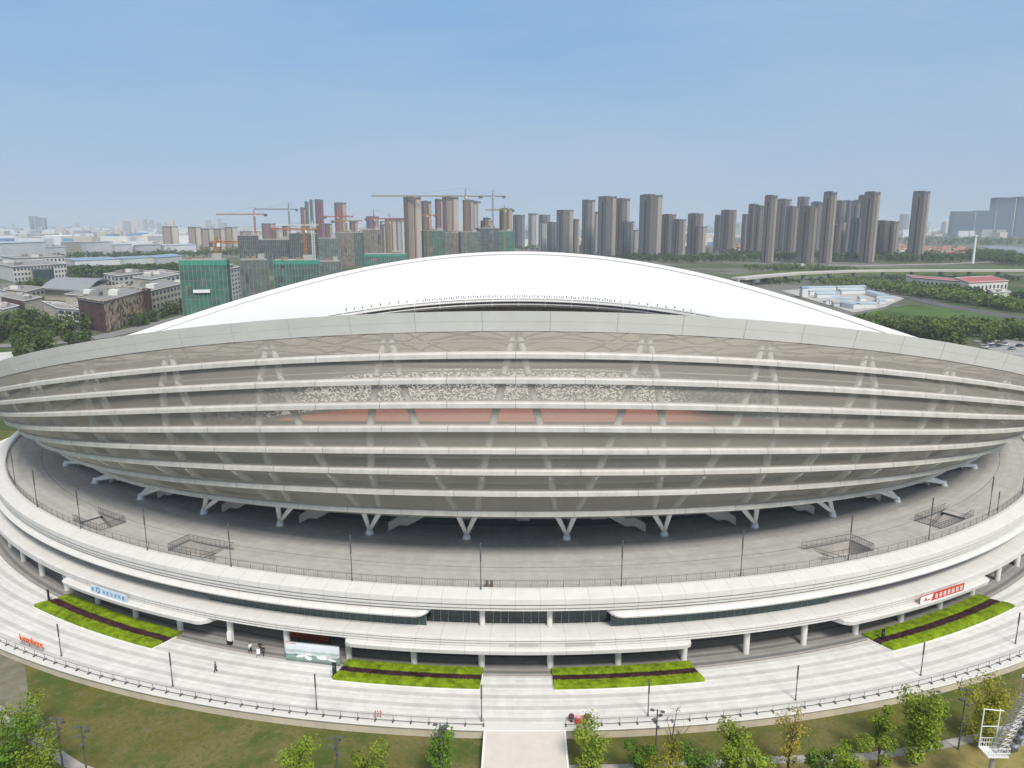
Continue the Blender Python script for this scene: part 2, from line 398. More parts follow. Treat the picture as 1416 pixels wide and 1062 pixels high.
for k in range(-60, 60):
    if rnd.random() < .55:
        p = (k + rnd.random() * .5) * radians(2.1); w = rnd.uniform(.8, 3)
        x, y, z = el(112.3, 100.1, p, 14 + rnd.choice((2, 6, 10)) + 1.2); MB().box((x, y, z), (w, .3, 2.6), p).build('gallery_door', gd_, stad)
# seating bowl, pitch, track
def tz(p): return min(9.0, zt_(p) * .34)
mb = MB(); mb.sweep([[el(92, 50, p, 1.0), el(99, 70, p, tz(p))] for p in FULL])
bowl = mb.build('seating_bowl', M['seats'], stad)
mb = MB(); mb.sweep([[el(99.4, 72, p, tz(p) + 2.6), el(111.8, 99.4, p, zt_(p) + .3)] for p in FULL]); mb.build('upper_tier', mat('upper_tier_seats', (.085, .085, .08), .7, .6, 1.2), stad)  # seat colour darkened to stand in for shade under the roof
mb = MB(); mb.sweep([[el(99, 70.02, p, tz(p)), el(99.4, 71.9, p, tz(p) + .03), el(99.4, 71.95, p, tz(p) + 2.6)] for p in FULL]); mb.sweep([[el(91.9, 49.9, p, 0.02), el(91.9, 49.9, p, 1.1)] for p in FULL])
mb.build('box_tier_wall', mat('box_tier', (.17, .165, .16), .6, .3, .4), stad)
mb = MB(); mb.sweep([[el(99.2, 71.6, p, 10.3), el(99.2, 71.6, p, 11.5)] for p in seq(PI - .38, PI - .05, 20)]); mb.sweep([[el(99.2, 71.6, p, 10.3), el(99.2, 71.6, p, 11.5)] for p in seq(PI + .03, PI + .36, 20)]); mb.build('red_banner', mat('banner_red', (.5, .07, .06), .6), stad)
mb = MB(); mb.add([el(91.8, 49.8, p, .02) for p in FULL[:-1]], [tuple(range(240))]); mb.build('running_track', mat('track_red', (.36, .13, .095), .8, .08, .3), stad)
mb = MB(); mb.add([el(70, 17, p, .06) for p in FULL[:-1]], [tuple(range(240))]); mb.build('pitch_grass', mat('pitch_green', (.09, .2, .03), .9, .2, .1), stad)

# ---------------------------------------------------------------- podium
PF = seq(-radians(105), radians(105), 280)
def inv(px, py, z=ZT):                                        # pixel on the terrace -> (phi, b)
    q = at(px, py, z); x, y = q.x, q.y - YC; b = 110.
    for _ in range(30):
        p = math.atan2(x / aofb(b), -y / b); b = sqrt(x * x + y * y) / sqrt((aofb(b) / b * sin(p)) ** 2 + cos(p) ** 2) if False else b + (1 if (x / aofb(b)) ** 2 + (y / b) ** 2 > 1 else -1) * 40 / 2 ** (_ + 1)
    return math.atan2(x / aofb(b), -y / b), b
wells = []
for cs in (((100, 721), (134, 709), (173, 722), (137, 736)), ((231, 763), (261, 748), (324, 760), (297, 775)), ((1109, 761), (1174, 746), (1205, 761), (1138, 776)), ((1266, 720), (1306, 704), (1345, 712), (1302, 733))):
    ps = [inv(*c) for c in cs]; fs = sorted(q[0] for q in ps); bs = sorted(q[1] for q in ps)
    wells.append(((fs[0] + fs[1]) / 2, (fs[2] + fs[3]) / 2, (bs[0] + bs[1]) / 2, min((bs[2] + bs[3]) / 2, 113.4)))
phs = sorted(PF + [w[0] for w in wells] + [w[1] for w in wells]); brs = sorted([91, 96, 101, 106, 114.6] + [w[2] for w in wells] + [w[3] for w in wells])
mb = MB()
for i in range(len(phs) - 1):
    for j in range(len(brs) - 1):
        pm = (phs[i] + phs[i + 1]) / 2; bm = (brs[j] + brs[j + 1]) / 2
        if phs[i + 1] - phs[i] < 1e-6 or any(w[0] < pm < w[1] and w[2] < bm < w[3] for w in wells): continue
        mb.add([pb(brs[j], phs[i], ZT), pb(brs[j + 1], phs[i], ZT), pb(brs[j + 1], phs[i + 1], ZT), pb(brs[j], phs[i + 1], ZT)], [(0, 3, 2, 1)])
pod = mb.build('podium_terrace', M['terrace'], stad)
mb = MB(); d0 = inv(714, 785)[1]
mb.sweep([[pb(d0 - .05, p, ZT + .006), pb(d0 + .05, p, ZT + .006)] for p in PF]); mb.build('drain_channel', M['darksteel'], pod)
prof_lip = [(114.6, ZT - .05), (114.6, ZT + .22), (115.1, ZT + .25), (117.0, 10.98), (117.22, 10.9), (117.25, 10.1), (116.7, 10.05), (116.7, 9.88), (117.15, 9.86), (117.15, 9.5), (116.6, 9.46), (116.6, 9.3), (117.0, 9.28), (117.0, 9.0), (108, 8.95)]
mb = MB(); mb.sweep([[pb(b, p, z) for b, z in prof_lip] for p in PF]); mb.build('terrace_lip', M['lip'], pod)
prof_slab = [(107, 5.6), (115.7, 5.62), (115.75, 5.68), (118.3, 5.56), (118.6, 5.5), (118.62, 5.25), (118.2, 5.22), (118.2, 5.1), (118.6, 5.08), (118.6, 4.86), (118.2, 4.83), (118.2, 4.72), (118.55, 4.7), (118.55, 4.45), (106, 4.4)]
mb = MB(); mb.sweep([[pb(b, p, z) for b, z in prof_slab] for p in PF]); mb.build('first_floor_slab', M['lip'], pod)
# upper eyebrows on both sides of the central opening, teal glazing under them
pE = (inv(592, 852, 8.4)[0], inv(842, 852, 8.4)[0])
for s_, e0 in ((-1, pE[0]), (1, pE[1])):
    a1 = s_ * radians(100); pr = []; N = 120
    rings = []
    for i in range(N + 1):
        p = e0 + (a1 - e0) * i / N
        rings.append((p, 1.0))
    ends = [(e0 + s_ * .0175 * (1 - cos(q)), sin(q)) for q in seq(0, PI / 2, 8)]        # rounded end
    rings = ends + [r for r in rings if abs(r[0]) > abs(e0) + .018]
    mb = MB(); mb.sweep([[pb(115.2, p, 8.98), pb(115.3 + 2.0 * k, p, 8.93 - .35 * k), pb(115.4 + 2.3 * k, p, 8.75 - .6 * k), pb(115.3 + 2.3 * k, p, 8.4 - .5 * k), pb(115.2, p, 8.25)] for p, k in rings]); mb.build('eyebrow_canopy', M['lip'], pod)
    g1 = inv(280, 829, 6.5)[0] if s_ < 0 else inv(1152, 829, 6.5)[0]
    mb = MB(); mb.sweep([[pb(115.75, p, 5.64), pb(115.75, p, 8.3)] for p in seq(e0 + s_ * .006, g1, 40)]); gl = mb.build('glass_strip', M['teal'], pod)
    for p in seq(e0 + s_ * .006, g1, 34): MB().tube(pb(115.78, p, 5.64), pb(115.78, p, 8.3), .035, .035, 4).build('glazing_bar', M['mullion'], pod)
mb = MB(); mb.sweep([[pb(114.4, p, 5.64), pb(114.4, p, 8.94)] for p in PF]); gw = mb.build('upper_glass_wall', M['glass'], pod)
for k in range(-18, 19):
    p = k * .0085
    if k % 4: MB().box(pb(114.45, p, 7.3), (.09, .1, 3.25), p).build('mullion', M['mullion'], pod)
mb = MB(); mb.sweep([[pb(107.5, p, .16), pb(107.5, p, 4.4)] for p in PF]); gg = mb.build('ground_floor_wall', mat('ground_wall', (.10, .10, .105), .5, .35, .3), pod)
for k in range(-60, 61):
    p = k * .0115
    if rnd.random() < .6: MB().box(pb(107.6, p, 1.9), (.9, .12, 3.2), p).build('door_panel', M['glass'], pod)
CS = 2 * PI / 84
for k in range(-21, 21):
    p = (k + .5) * CS
    mb = MB(); x, y, z = pb(116.9, p, 0)
    mb.lathe([(.48, .14), (.48, 4.42)], (x, y, 0), 14); mb.build('column', M['column'], pod, True)
for k in range(-21, 21):
    p = (k + .5) * CS
    if abs(k + .5) < 2 or abs(k + .5) > 8.5:
        x, y, z = pb(115.1, p, 0); mb = MB(); mb.lathe([(.42, 5.65), (.42, 8.98)], (x, y, 0), 12); mb.build('column', M['column'], pod, True)
# ground floor entrance canopies
for nm, x0, x1, ya, yb in (('w', 82, 262, 800, 872), ('c', 463, 968, 893, 893), ('e', 1180, 1362, 868, 796)):
    p0, p1 = inv(x0, ya, 4.3)[0], inv(x1, yb, 4.3)[0]
    N = 60; rings = []
    for i in range(N + 1):
        u = i / N; e = min(u, 1 - u) * abs(p1 - p0) * 120
        k = 1 if e > 1.6 else sqrt(max(0, 1 - (1 - e / 1.6) ** 2))
        p = p0 + (p1 - p0) * u
        rings.append([pb(116, p, 4.38), pb(117.2 + 2.2 * k, p, 4.36), pb(117.2 + 2.45 * k, p, 4.25), pb(117.1 + 2.4 * k, p, 3.62), pb(117 + 2.1 * k, p, 3.5), pb(116, p, 3.5)])
    mb = MB(); mb.sweep(rings, closed=True, caps=True); mb.build('entrance_canopy', M['lip'], pod)
# small grey intake boxes set in the slab edge over the central canopy
for a, b_ in ((704, 745), (783, 824)):
    p0, p1 = inv(a, 894, 4.6)[0], inv(b_, 894, 4.6)[0]
    MB().sweep([[pb(118.68, p, 4.86), pb(118.68, p, 4.42)] for p in seq(p0, p1, 8)]).build('vent_panel', mat('vent_grey', (.45, .44, .42)), pod)
# plinth and plaza (the setting)
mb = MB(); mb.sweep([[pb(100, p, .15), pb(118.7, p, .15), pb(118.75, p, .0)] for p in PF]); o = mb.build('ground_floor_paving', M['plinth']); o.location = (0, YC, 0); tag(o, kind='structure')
mb = MB(); mb.sweep([[pb(118.75, p, .0), pb(118.95, p, .006)] for p in PF]); o = mb.build('kerb', mat('kerb_brown', (.30, .24, .2), .8)); o.location = (0, YC, 0.002); tag(o, kind='structure')
mb = MB(); mb.sweep([[pb(118.7, p, -.004), pb(129.7, p, -.004)] for p in PF]); o = mb.build('plaza', M['plaza']); o.location = (0, YC, 0); tag(o, kind='structure')
mb = MB(); mb.sweep([[pb(130.7, p, .03), pb(130.72, p, -1.5)] for p in PF])
o = mb.build('retaining_wall', mat('retaining_wall_stone', (.52, .46, .36), .8, .15, .4)); o.location = (0, YC, 0); tag(o, 'low curved pale stone wall edging the white plaza above the lawn', 'wall')
mb = MB(); mb.sweep([[pb(129.7, p, -.1), pb(129.7, p, .1), pb(130.9, p, .1), pb(130.95, p, .04), pb(130.95, p, -.05), pb(130.7, p, -.07)] for p in PF]); mb.build('coping', mat('coping_stone', (.64, .62, .59), .7, .06, .4), o)
# entrance path
pw0, pw1 = at(672, 1004, 0).x, at(779, 1004, 0).x
mb = MB(); cx = (pw0 + pw1) / 2
y1 = YC - 130.9 + .9
mb.box((cx, (y1 + 30) / 2, -.66), (pw1 - pw0, y1 - 30, 1.3)); o = mb.build('path', mat('path_stone', (.60, .56, .515), .8, .07, .5)); tag(o, kind='structure')
mb = MB()
for x in (pw0 - .12, pw1 + .12): mb.box((x, (y1 + 30) / 2 - .4, -.62), (.24, y1 - 30 - .8, 1.42))
o = mb.build('path_kerb', M['whitepaint']); tag(o, kind='structure')
# ---------------------------------------------------------------- railings
def railing(name, label, b, z, p0, p1, n_, h, bars, mid, postr, foot=False, origin=(0, YC, 0), m='darksteel', maxp=100):
    root = thing(name, origin, label, 'railing')
    ph = seq(p0, p1, n_)
    mb = MB(); mb.path([pb(b, p, z + h) for p in ph], postr * .8, 5); mb.build('top_rail', M[m], root)
    mb = MB(); mb.path([pb(b, p, z + mid) for p in ph], postr * (1.3 if foot else .6), 5); mb.build('bottom_rail', M[m], root)
    if bars:
        mb = MB()
        for i in range(n_ * bars):
            p = p0 + (p1 - p0) * i / (n_ * bars); a = Vector(pb(b, p, z + mid)); mb.tube(a, a + Vector((0, 0, h - mid)), .013, .013, 3, False)
        tag(mb.build('balusters', M[m], root), kind='stuff')
    order = sorted(ph, key=abs); rest = MB()
    for i, p in enumerate(order):
        mb = MB() if i < maxp else rest; q = Vector(pb(b, p, z)); mb.tube(q, q + Vector((0, 0, h)), postr, postr, 5)
        if foot: mb.box(q + Vector((0, 0, .09)), (.18, .55, .16), p)
        if i < maxp: mb.build('post', M[m], root)
    if rest.v: tag(rest.build('post', M[m], root), kind='stuff')
    return root
railing('terrace_railing', 'thin dark railing along the curved outer edge of the upper terrace', 114.3, ZT, -radians(86), radians(86), 170, 1.15, 6, .12, .035)
pP0, pP1 = math.asin((pw0 - .3) / aofb(130)), math.asin((pw1 + .3) / aofb(130))
railing('plaza_railing', 'dark rail fence on the plaza edge left of the white path', 130.1, .1, -radians(58), pP0, 64, .95, 0, .22, .032, True)
railing('plaza_railing', 'dark rail fence on the plaza edge right of the white path', 130.1, .1, pP1, radians(58), 64, .95, 0, .22, .032, True)
# stairwells in the terrace with their railings
names_w = ['far left stairwell fence on the terrace, beside the leftmost lamp posts', 'stairwell fence on the left terrace, nearer the centre of the stadium', 'stairwell fence on the right terrace, nearer the centre of the stadium', 'far right stairwell fence on the terrace, beside the rightmost lamp posts']
for wi, ((f0, f1, b0, b1), nm) in enumerate(zip(wells, names_w)):
    root = thing('stairwell_fence', (0, YC, 0), nm, 'stairwell', group='stairwells cut in the terrace')
    c = [(b0, f0), (b0, f1), (b1, f1), (b1, f0)]
    mb = MB()
    for (ba, fa), (bb, fb) in ((c[i], c[(i + 1) % 4]) for i in range(4)):
        mb.add([pb(ba, fa, ZT), pb(bb, fb, ZT), pb(bb, fb, 5.7), pb(ba, fa, 5.7)], [(0, 1, 2, 3)])
    mb.build('well_wall', M['concrete'], root)
    mb = MB(); up = wi in (0, 3)                                                  # flight of steps
    ns = 20; fa, fb = (f0, f1) if wi in (0, 2) else (f1, f0)
    for i in range(ns):
        u0, u1 = fa + (fb - fa) * (.05 + .8 * i / ns), fa + (fb - fa) * (.05 + .8 * (i + 1) / ns); z = ZT - .15 - i * .17
        mb.sweep([[pb(b0 + .4, u0, z), pb(b1 - .4, u0, z)], [pb(b0 + .4, u1, z), pb(b1 - .4, u1, z)], [pb(b0 + .4, u1, z - .17), pb(b1 - .4, u1, z - .17)]])
    mb.build('steps', mat('step_stone', (.42, .41, .40), .8), root)
    mb = MB(); mid = (fa + fb) / 2
    mb.sweep([[pb(b0 + .1, fa, ZT - .1), pb(b1 - .1, fa, ZT - .1)], [pb(b0 + .1, fa + (fb - fa) * .18, ZT - .1), pb(b1 - .1, fa + (fb - fa) * .18, ZT - .1)]]); mb.build('landing', M['terrace'], root)
    mb = MB(); op = 3 if fa == f0 else 1
    for i in range(4):
        if i == op: continue
        (ba, fa_), (bb, fb_) = c[i], c[(i + 1) % 4]; k = 10
        pts = [Vector(pb(ba + (bb - ba) * j / k, fa_ + (fb_ - fa_) * j / k, ZT)) for j in range(k + 1)]
        for h in (1.2, .12): mb.path([q + Vector((0, 0, h)) for q in pts], .05, 4)
        for j in range(k): 
            for s_ in range(4):
                q = pts[j].lerp(pts[j + 1], s_ / 4); mb.tube(q, q + Vector((0, 0, 1.2)), .016 if s_ else .04, None, 3, False)
    mb.build('railing', M['darksteel'], root)
    mb = MB()
    for bq in (b0 + .5, b1 - .5):
        mb.tube(pb(bq, fa, ZT + 1), pb(bq, fa + (fb - fa) * .85, ZT - 2.5), .05, None, 4)
    mb.build('handrail', M['darksteel'], root)

# ================================================================== FOREGROUND THINGS
# flower beds
def bed(label, x0, y0, x1, y1):
    p0 = inv(x0, y0, 0)[0]; p1 = inv(x1, y1, 0)[0]; b0, b1 = 117.7, 122.4
    root = thing('flower_bed', (0, YC, 0), label, 'flower bed', group='clipped flower beds on the plaza')
    k = 60
    mb = MB(); mb.sweep([[pb(b0 - .12, p, .02), pb(b0 - .12, p, .12), pb(b1 + .14, p, .12), pb(b1 + .14, p, .01)] for p in seq(p0 - (p1 - p0) * .006, p1 + (p1 - p0) * .006, k)], caps=True); mb.build('kerb', M['whitepaint'], root)
    rr = random.Random(int(x0))
    w = b1 - b0
    for nm, q0, q1, m in (('hedge', 0, .37, 'hedge'), ('purple_planting', .37, .64, 'purple'), ('hedge', .64, 1, 'hedge')):
        mb = MB(); c0, c1 = b0 + w * q0, b0 + w * q1; hh = .62 if nm == 'hedge' else .5
        rings = [[pb(c0, p, .1), pb(c0 + .04, p, hh - .12), pb(c0 + .14, p, hh - .04), pb((c0 + c1) / 2, p, hh), pb(c1 - .14, p, hh - .04), pb(c1 - .04, p, hh - .12), pb(c1, p, .1)] for p in seq(p0, p1, k)]
        mb.sweep(rings, caps=True)
        L = abs(p1 - p0) * 125; n_ = int(L * (c1 - c0) * 80)
        for i in range(n_):
            u = rr.random(); e = rr.random(); p = p0 + (p1 - p0) * rr.random(); b = c0 + (c1 - c0) * u
            z = hh - (.06 if min(u, 1 - u) < .12 else 0)
            if e < .25:
                b = c1 if rr.random() < .75 else c0; z = rr.uniform(.12, hh - .05)
            q = Vector(pb(b, p, z)); nrm = Vector((rr.gauss(0, .7), rr.gauss(0, .7), 1)) if e >= .25 else Vector((rr.gauss(0, .5) + sin(p), -cos(p) + rr.gauss(0, .5), .5))
            mb.card(q, nrm, rr.uniform(.05, .11), rr)
        mb.build(nm, M[m], root)
    return root
bed('lime hedged flower bed just left of the white entrance path', 458, 943, 663, 955)
bed('lime hedged flower bed just right of the white entrance path', 767, 955, 974, 943)
bed('lime hedged flower bed at far left, below the blue lettered canopy', 50, 839, 209, 898)
bed('lime hedged flower bed at far right, below the red sign on the canopy', 1229, 898, 1394, 838)
# black totem signs at bed ends
def totem(x, y, label, w=.55, h=2.1):
    q = at(x, y, 0); root = thing('black_totem_sign', (q.x, q.y, 0), label, 'totem sign', math.atan2(q.x, YC - q.y), 'black totem signs')
    mb = MB(); mb.box((0, 0, .06), (w + .3, .5, .12)); mb.build('base', M['black'], root)
    mb = MB(); mb.box((0, 0, .12 + h / 2), (w, .22, h)); mb.build('panel', M['black'], root)
    mb = MB(); mb.box((0, -.115, h * .78), (w * .75, .02, .3)); mb.build('face_plate', M['darksteel'], root)
totem(68, 832, 'black totem sign at the end of the far left flower bed')
totem(463, 936, 'black totem sign between the hoarding and the left central flower bed')
totem(1220, 888, 'black totem sign at the near end of the far right flower bed')
# lamp posts
def lamp(name, height, label, loc, group):
    root = thing(name, loc, label, 'lamp post', group=group)
    mb = MB(); mb.lathe([(.16, 0), (.16, .08), (.1, .1), (.09, .9), (.075, .95)], k=8); mb.build('base', M['darksteel'], root)
    mb = MB(); mb.tube((0, 0, .9), (0, 0, height * .62), .075, .065, 8); mb.build('pole', M['darksteel'], root)
    mb = MB(); mb.lathe([(.11, height * .62), (.11, height), (0, height + .02)], k=8); mb.build('light_column', M['darksteel'], root)
    return root
tp = [(21, 669), (52, 703), (112, 733), (204, 763), (320, 786), (487, 805), (665, 817), (859, 812.5), (1024, 798), (1173, 774), (1284, 746), (1367, 713), (1413, 682)]
tl = ['at the far left rim of the terrace', 'second from the left on the terrace', 'third from the left, beside the far left stairwell', 'fourth from the left, between the two left stairwells', 'beside the right corner of the nearer left stairwell', 'between the left stairwell and the central pair on the terrace', 'left of the centre line, beside two brown bins', 'right of the centre line on the terrace', 'between the centre and the right stairwells', 'in front of the nearer right stairwell', 'in front of the far right stairwell', 'second tall from the right edge on the terrace', 'at the far right rim of the terrace']
proto = None
for (x, y), t in zip(tp, tl):
    q = at(x, y, ZT); loc = (q.x, q.y, ZT); lb = 'slim dark lamp post ' + t
    if proto is None: proto = lamp('terrace_lamp_post', 7.4, lb, loc, 'lamp posts on the terrace')
    else: copy_tree(proto, loc, 0, lb)
q = at(1379, 706, ZT); copy_tree(proto, (q.x, q.y, ZT), 0, 'short dark lamp post next to a taller one near the right edge', scale=(1, 1, .5))
pp = [(85, 907), (239, 949), (438, 981), (666, 997), (896, 989.5), (1100, 968), (1273, 934), (1404, 890)]
pl = ['at far left beside the red letters', 'below the far left flower bed', 'below the hoarding', 'at the corner of the bed left of the path', 'below the bed right of the path', 'between the two right flower beds', 'below the far right flower bed', 'at the right edge of the picture']
proto = None
for (x, y), t in zip(pp, pl):
    q = at(x, y, 0); loc = (q.x, q.y, 0); lb = 'grey lamp post on the plaza ' + t
    if proto is None: proto = lamp('plaza_lamp_post', 5.2, lb, loc, 'lamp posts on the plaza')
    else: copy_tree(proto, loc, 0, lb)
# small things
def bin_(x, y, z, label):
    q = at(x, y, z); root = thing('litter_bin', (q.x, q.y, z), label, 'bin', group='bins on the terrace')
    mb = MB(); mb.box((0, 0, .45), (.42, .42, .9), .1); mb.build('body', mat('bin_brown', (.13, .09, .08)), root)
    mb = MB(); mb.box((0, 0, .96), (.48, .48, .1), .1, .8); mb.build('lid', M['darksteel'], root)
bin_(673.5, 812, ZT, 'left one of two small brown bins by the terrace railing'); bin_(680, 812, ZT, 'right one of two small brown bins by the terrace railing')
q = at(523, 991, 0); root = thing('traffic_barrier', (q.x, q.y, 0), 'small red and white folding barrier on the plaza near the railing', 'barrier')
mb = MB()
for s_ in (-.4, .4): mb.tube((s_, -.3, 0), (s_, 0, 1.0), .035); mb.tube((s_, .3, 0), (s_, 0, 1.0), .035)
mb.build('legs', M['red'], root); mb = MB(); mb.box((0, -.08, .85), (1.0, .05, .26)); mb.box((0, -.2, .4), (1.0, .05, .2)); mb.build('board', M['whitepaint'], root)
mb = MB()
for i in range(3): mb.box((-.34 + i * .34, -.112, .85), (.15, .02, .24)); mb.box((-.34 + i * .34, -.232, .4), (.15, .02, .18))
mb.build('stripe', M['red'], root)
q = at(801, 1000, 0); root = thing('street_cart', (q.x, q.y, 0), 'small red cart with two round dark seats on the plaza', 'cart')
mb = MB(); mb.box((0, 0, .55), (1.0, .7, .7), 0, .9); mb.build('body', M['red'], root); mb = MB(); mb.box((0, 0, .96), (.8, .55, .12)); mb.build('lid', mat('cart_pink', (.7, .35, .35)), root)
for s_ in (-1, 1):
    mb = MB(); mb.lathe([(0, 0), (.2, 0), (.16, .3), (.36, .5), (.4, .85), (.3, 1.0), (0, 1.02)], (s_ * 1.0, .3, 0), 12); mb.build('seat', mat('seat_maroon', (.12, .04, .05)), root)
mb = MB()
for s_ in (-.35, .35): mb.tube((s_, -.4, .15), (s_, .4, .15), .15, None, 8)
mb.build('wheels', M['black'], root)
# white rounded totem stands by the columns
def stand(x, y, label):
    q = at(x, y, .15); root = thing('information_stand', (q.x, q.y, .15), label, 'sign', math.atan2(q.x, YC - q.y), 'white information stands')
    mb = MB(); mb.box((0, 0, .3), (.8, .45, .6)); mb.build('base', M['black'], root)
    mb = MB(); pts = [(-.38, .6), (.38, .6), (.38, 1.9)] + [(.38 * cos(a), 1.9 + .38 * sin(a)) for a in seq(0, PI, 8)[1:]]
    mb.sweep([[(x_, -.1, z_) for x_, z_ in pts], [(x_, .1, z_) for x_, z_ in pts]], closed=True, caps=False); k = len(pts)
    mb.add([(x_, -.1, z_) for x_, z_ in pts], [tuple(range(k - 1, -1, -1))]); mb.add([(x_, .1, z_) for x_, z_ in pts], [tuple(range(k))]); mb.build('panel', M['whitepaint'], root)
stand(318, 891, 'white round topped information stand beside a column left of the people')
stand(1403, 779, 'white round topped information stand near the right edge under the slab')
# hoarding with a printed landscape
a = at(396, 913, 0); c = at(470, 921, 0); d = (c - a); L = d.length; rz = math.atan2(d.y, d.x)
root = thing('hoarding', (a.x, a.y, 0), 'long white hoarding printed with a grey green landscape in front of an entrance', 'billboard', rz)
m, n, l, b = nodes('hoarding_print'); tc = n.new('ShaderNodeTexCoord'); sx = n.new('ShaderNodeSeparateXYZ'); l.new(tc.outputs['Object'], sx.inputs[0])
nz = n.new('ShaderNodeTexNoise'); nz.inputs['Scale'].default_value = .9; nz.inputs['Detail'].default_value = 5; l.new(tc.outputs['Object'], nz.inputs[0])
hgt = math_n(n, l, 'ADD', sx.outputs[2], math_n(n, l, 'MULTIPLY', nz.outputs[0], .9))
rp = n.new('ShaderNodeValToRGB'); e = rp.color_ramp.elements; e[0].position = .15; e[0].color = (.12, .16, .15, 1); e[1].position = .95; e[1].color = (.72, .76, .78, 1)
for po, cc in ((.35, (.25, .36, .31, 1)), (.45, (.14, .22, .2, 1)), (.52, (.62, .68, .66, 1)), (.62, (.34, .42, .4, 1)), (.7, (.62, .67, .69, 1))): q = e.new(po); q.color = cc
l.new(math_n(n, l, 'DIVIDE', hgt, 3.4), rp.inputs[0]); l.new(rp.outputs[0], b.inputs['Base Color']); b.inputs['Roughness'].default_value = .5
mb = MB(); mb.box((L / 2, .05, 1.55), (L, .1, 3.0)); mb.build('panel', m, root)
mb = MB(); mb.box((L / 2, .05, 3.08), (L, .14, .06))
for i in range(6): mb.tube((L * i / 5 * .98 + .08, .12, 0), (L * i / 5 * .98 + .08, .12, 3.1), .05); mb.tube((L * i / 5 * .98 + .08, 1.2, 0), (L * i / 5 * .98 + .08, .12, 2.4), .04)
mb.build('frame', M['steel'], root)
mb = MB()                                                             # printed stadium shapes
for cx_, cz, w, h, r in ((2.2, 1.0, .85, .22, .25), (3.2, .75, .6, .3, -.3), (3.2, 1.35, .55, .18, .2), (5.2, 1.0, .95, .33, 0), (6.4, .8, .8, .2, -.2)):
    mb.add([(cx_ * L / 7.6 + w * cos(t) * cos(r) - h * sin(t) * sin(r), -.003, cz + w * cos(t) * sin(r) + h * sin(t) * cos(r)) for t in seq(0, 2 * PI, 14)[:-1]], [tuple(range(14))])
mb.build('printed_shapes', M['whitepaint'], root)
mb = MB(); mb.box((.9, -.004, 2.85), (1.6, .01, .14)); mb.build('printed_heading', mat('print_red', (.6, .25, .22)), root)
q = at(420, 893, .15); w = MB(); root = thing('entrance_screen', (q.x + .5, q.y + 1.5, .15), 'dark red display wall behind the printed hoarding', 'display wall', rz)
w.box((0, 0, 1.9), (6.5, .25, 3.8)); w.build('panel', mat('display_red', (.25, .035, .02), .6, .3, .4), root)
w = MB(); w.box((0, 0, .06), (6.8, .7, .12)); w.build('base', M['darksteel'], root)
# canopy signs
def strokes(mb, x, z, s, rr, y=-.01):
    """one block of brush-like strokes"""
    for i in range(3): mb.box((x, y, z + s * (-.36 + .36 * i)), (s * rr.uniform(.55, .9), .04, s * .13))
    for i in range(2): mb.box((x + s * (-.25 + .5 * i) + rr.uniform(-.08, .08) * s, y, z + rr.uniform(-.1, .1) * s), (s * .13, .04, s * rr.uniform(.6, .95)))
a = at(1265, 833, 4.4); c = at(1322, 812, 4.4); d = c - a; L = d.length; rz = math.atan2(d.y, d.x)
nv = Vector((d.y, -d.x, 0)).normalized()
rr = random.Random(3)
a = Vector(pb(119.55, inv(1264, 832, 4.5)[0], 4.39)) + Vector((0, YC, 0)); c = Vector(pb(119.55, inv(1322, 812, 4.5)[0], 4.39)) + Vector((0, YC, 0)); d = c - a; L = d.length; rz = math.atan2(d.y, d.x)
root = thing('canopy_sign', (a.x, a.y, 4.39), 'red and white lettered sign board standing on the right entrance canopy', 'sign', rz)
mb = MB(); mb.box((L / 2, .12, .62), (L, .16, 1.25)); mb.build('board', M['red'], root)
mb = MB(); mb.add([(0, .03, .02), (L * .24, .03, .02), (L * .29, .03, 1.22), (0, .03, 1.22)], [(0, 1, 2, 3)]); mb.build('white_field', M['whitepaint'], root)
mb = MB(); mb.add([(L * .08, .015, .3), (L * .16, .015, .3), (L * .12, .015, .95)], [(0, 1, 2)]); mb.box((L * .19, .015, .4), (L * .06, .01, .2)); mb.build('emblem', M['red'], root)
mb = MB()
for i in range(7): strokes(mb, L * (.36 + .095 * i), .62, .8, rr, .01)
mb.build('lettering', M['whitepaint'], root)
a = Vector(pb(119.5, inv(128, 817, 4.4)[0], 4.39)) + Vector((0, YC, 0)); c = Vector(pb(119.5, inv(176, 833, 4.4)[0], 4.39)) + Vector((0, YC, 0)); d = c - a; L = d.length; rz = math.atan2(d.y, d.x)
root = thing('canopy_sign', (a.x, a.y, 4.39), 'white board with blue letters and round emblem on the left entrance canopy', 'sign', rz)
mb = MB(); mb.box((L / 2, .12, .6), (L, .14, 1.2)); mb.build('board', mat('pale_blue_board', (.55, .64, .72)), root)
mb = MB()
for i in range(9):
    if i not in (1, 2): strokes(mb, L * (.06 + .108 * i), .6, .62, rr, .02)
mb.build('lettering', mat('sign_blue', (.12, .32, .55)), root)
mb = MB(); mb.sweep([[(L * .22 + r * cos(t), .02, .62 + r * sin(t)) for r in (.3, .52)] for t in seq(0, 2 * PI, 18)]); mb.build('emblem', M['blue'], root)
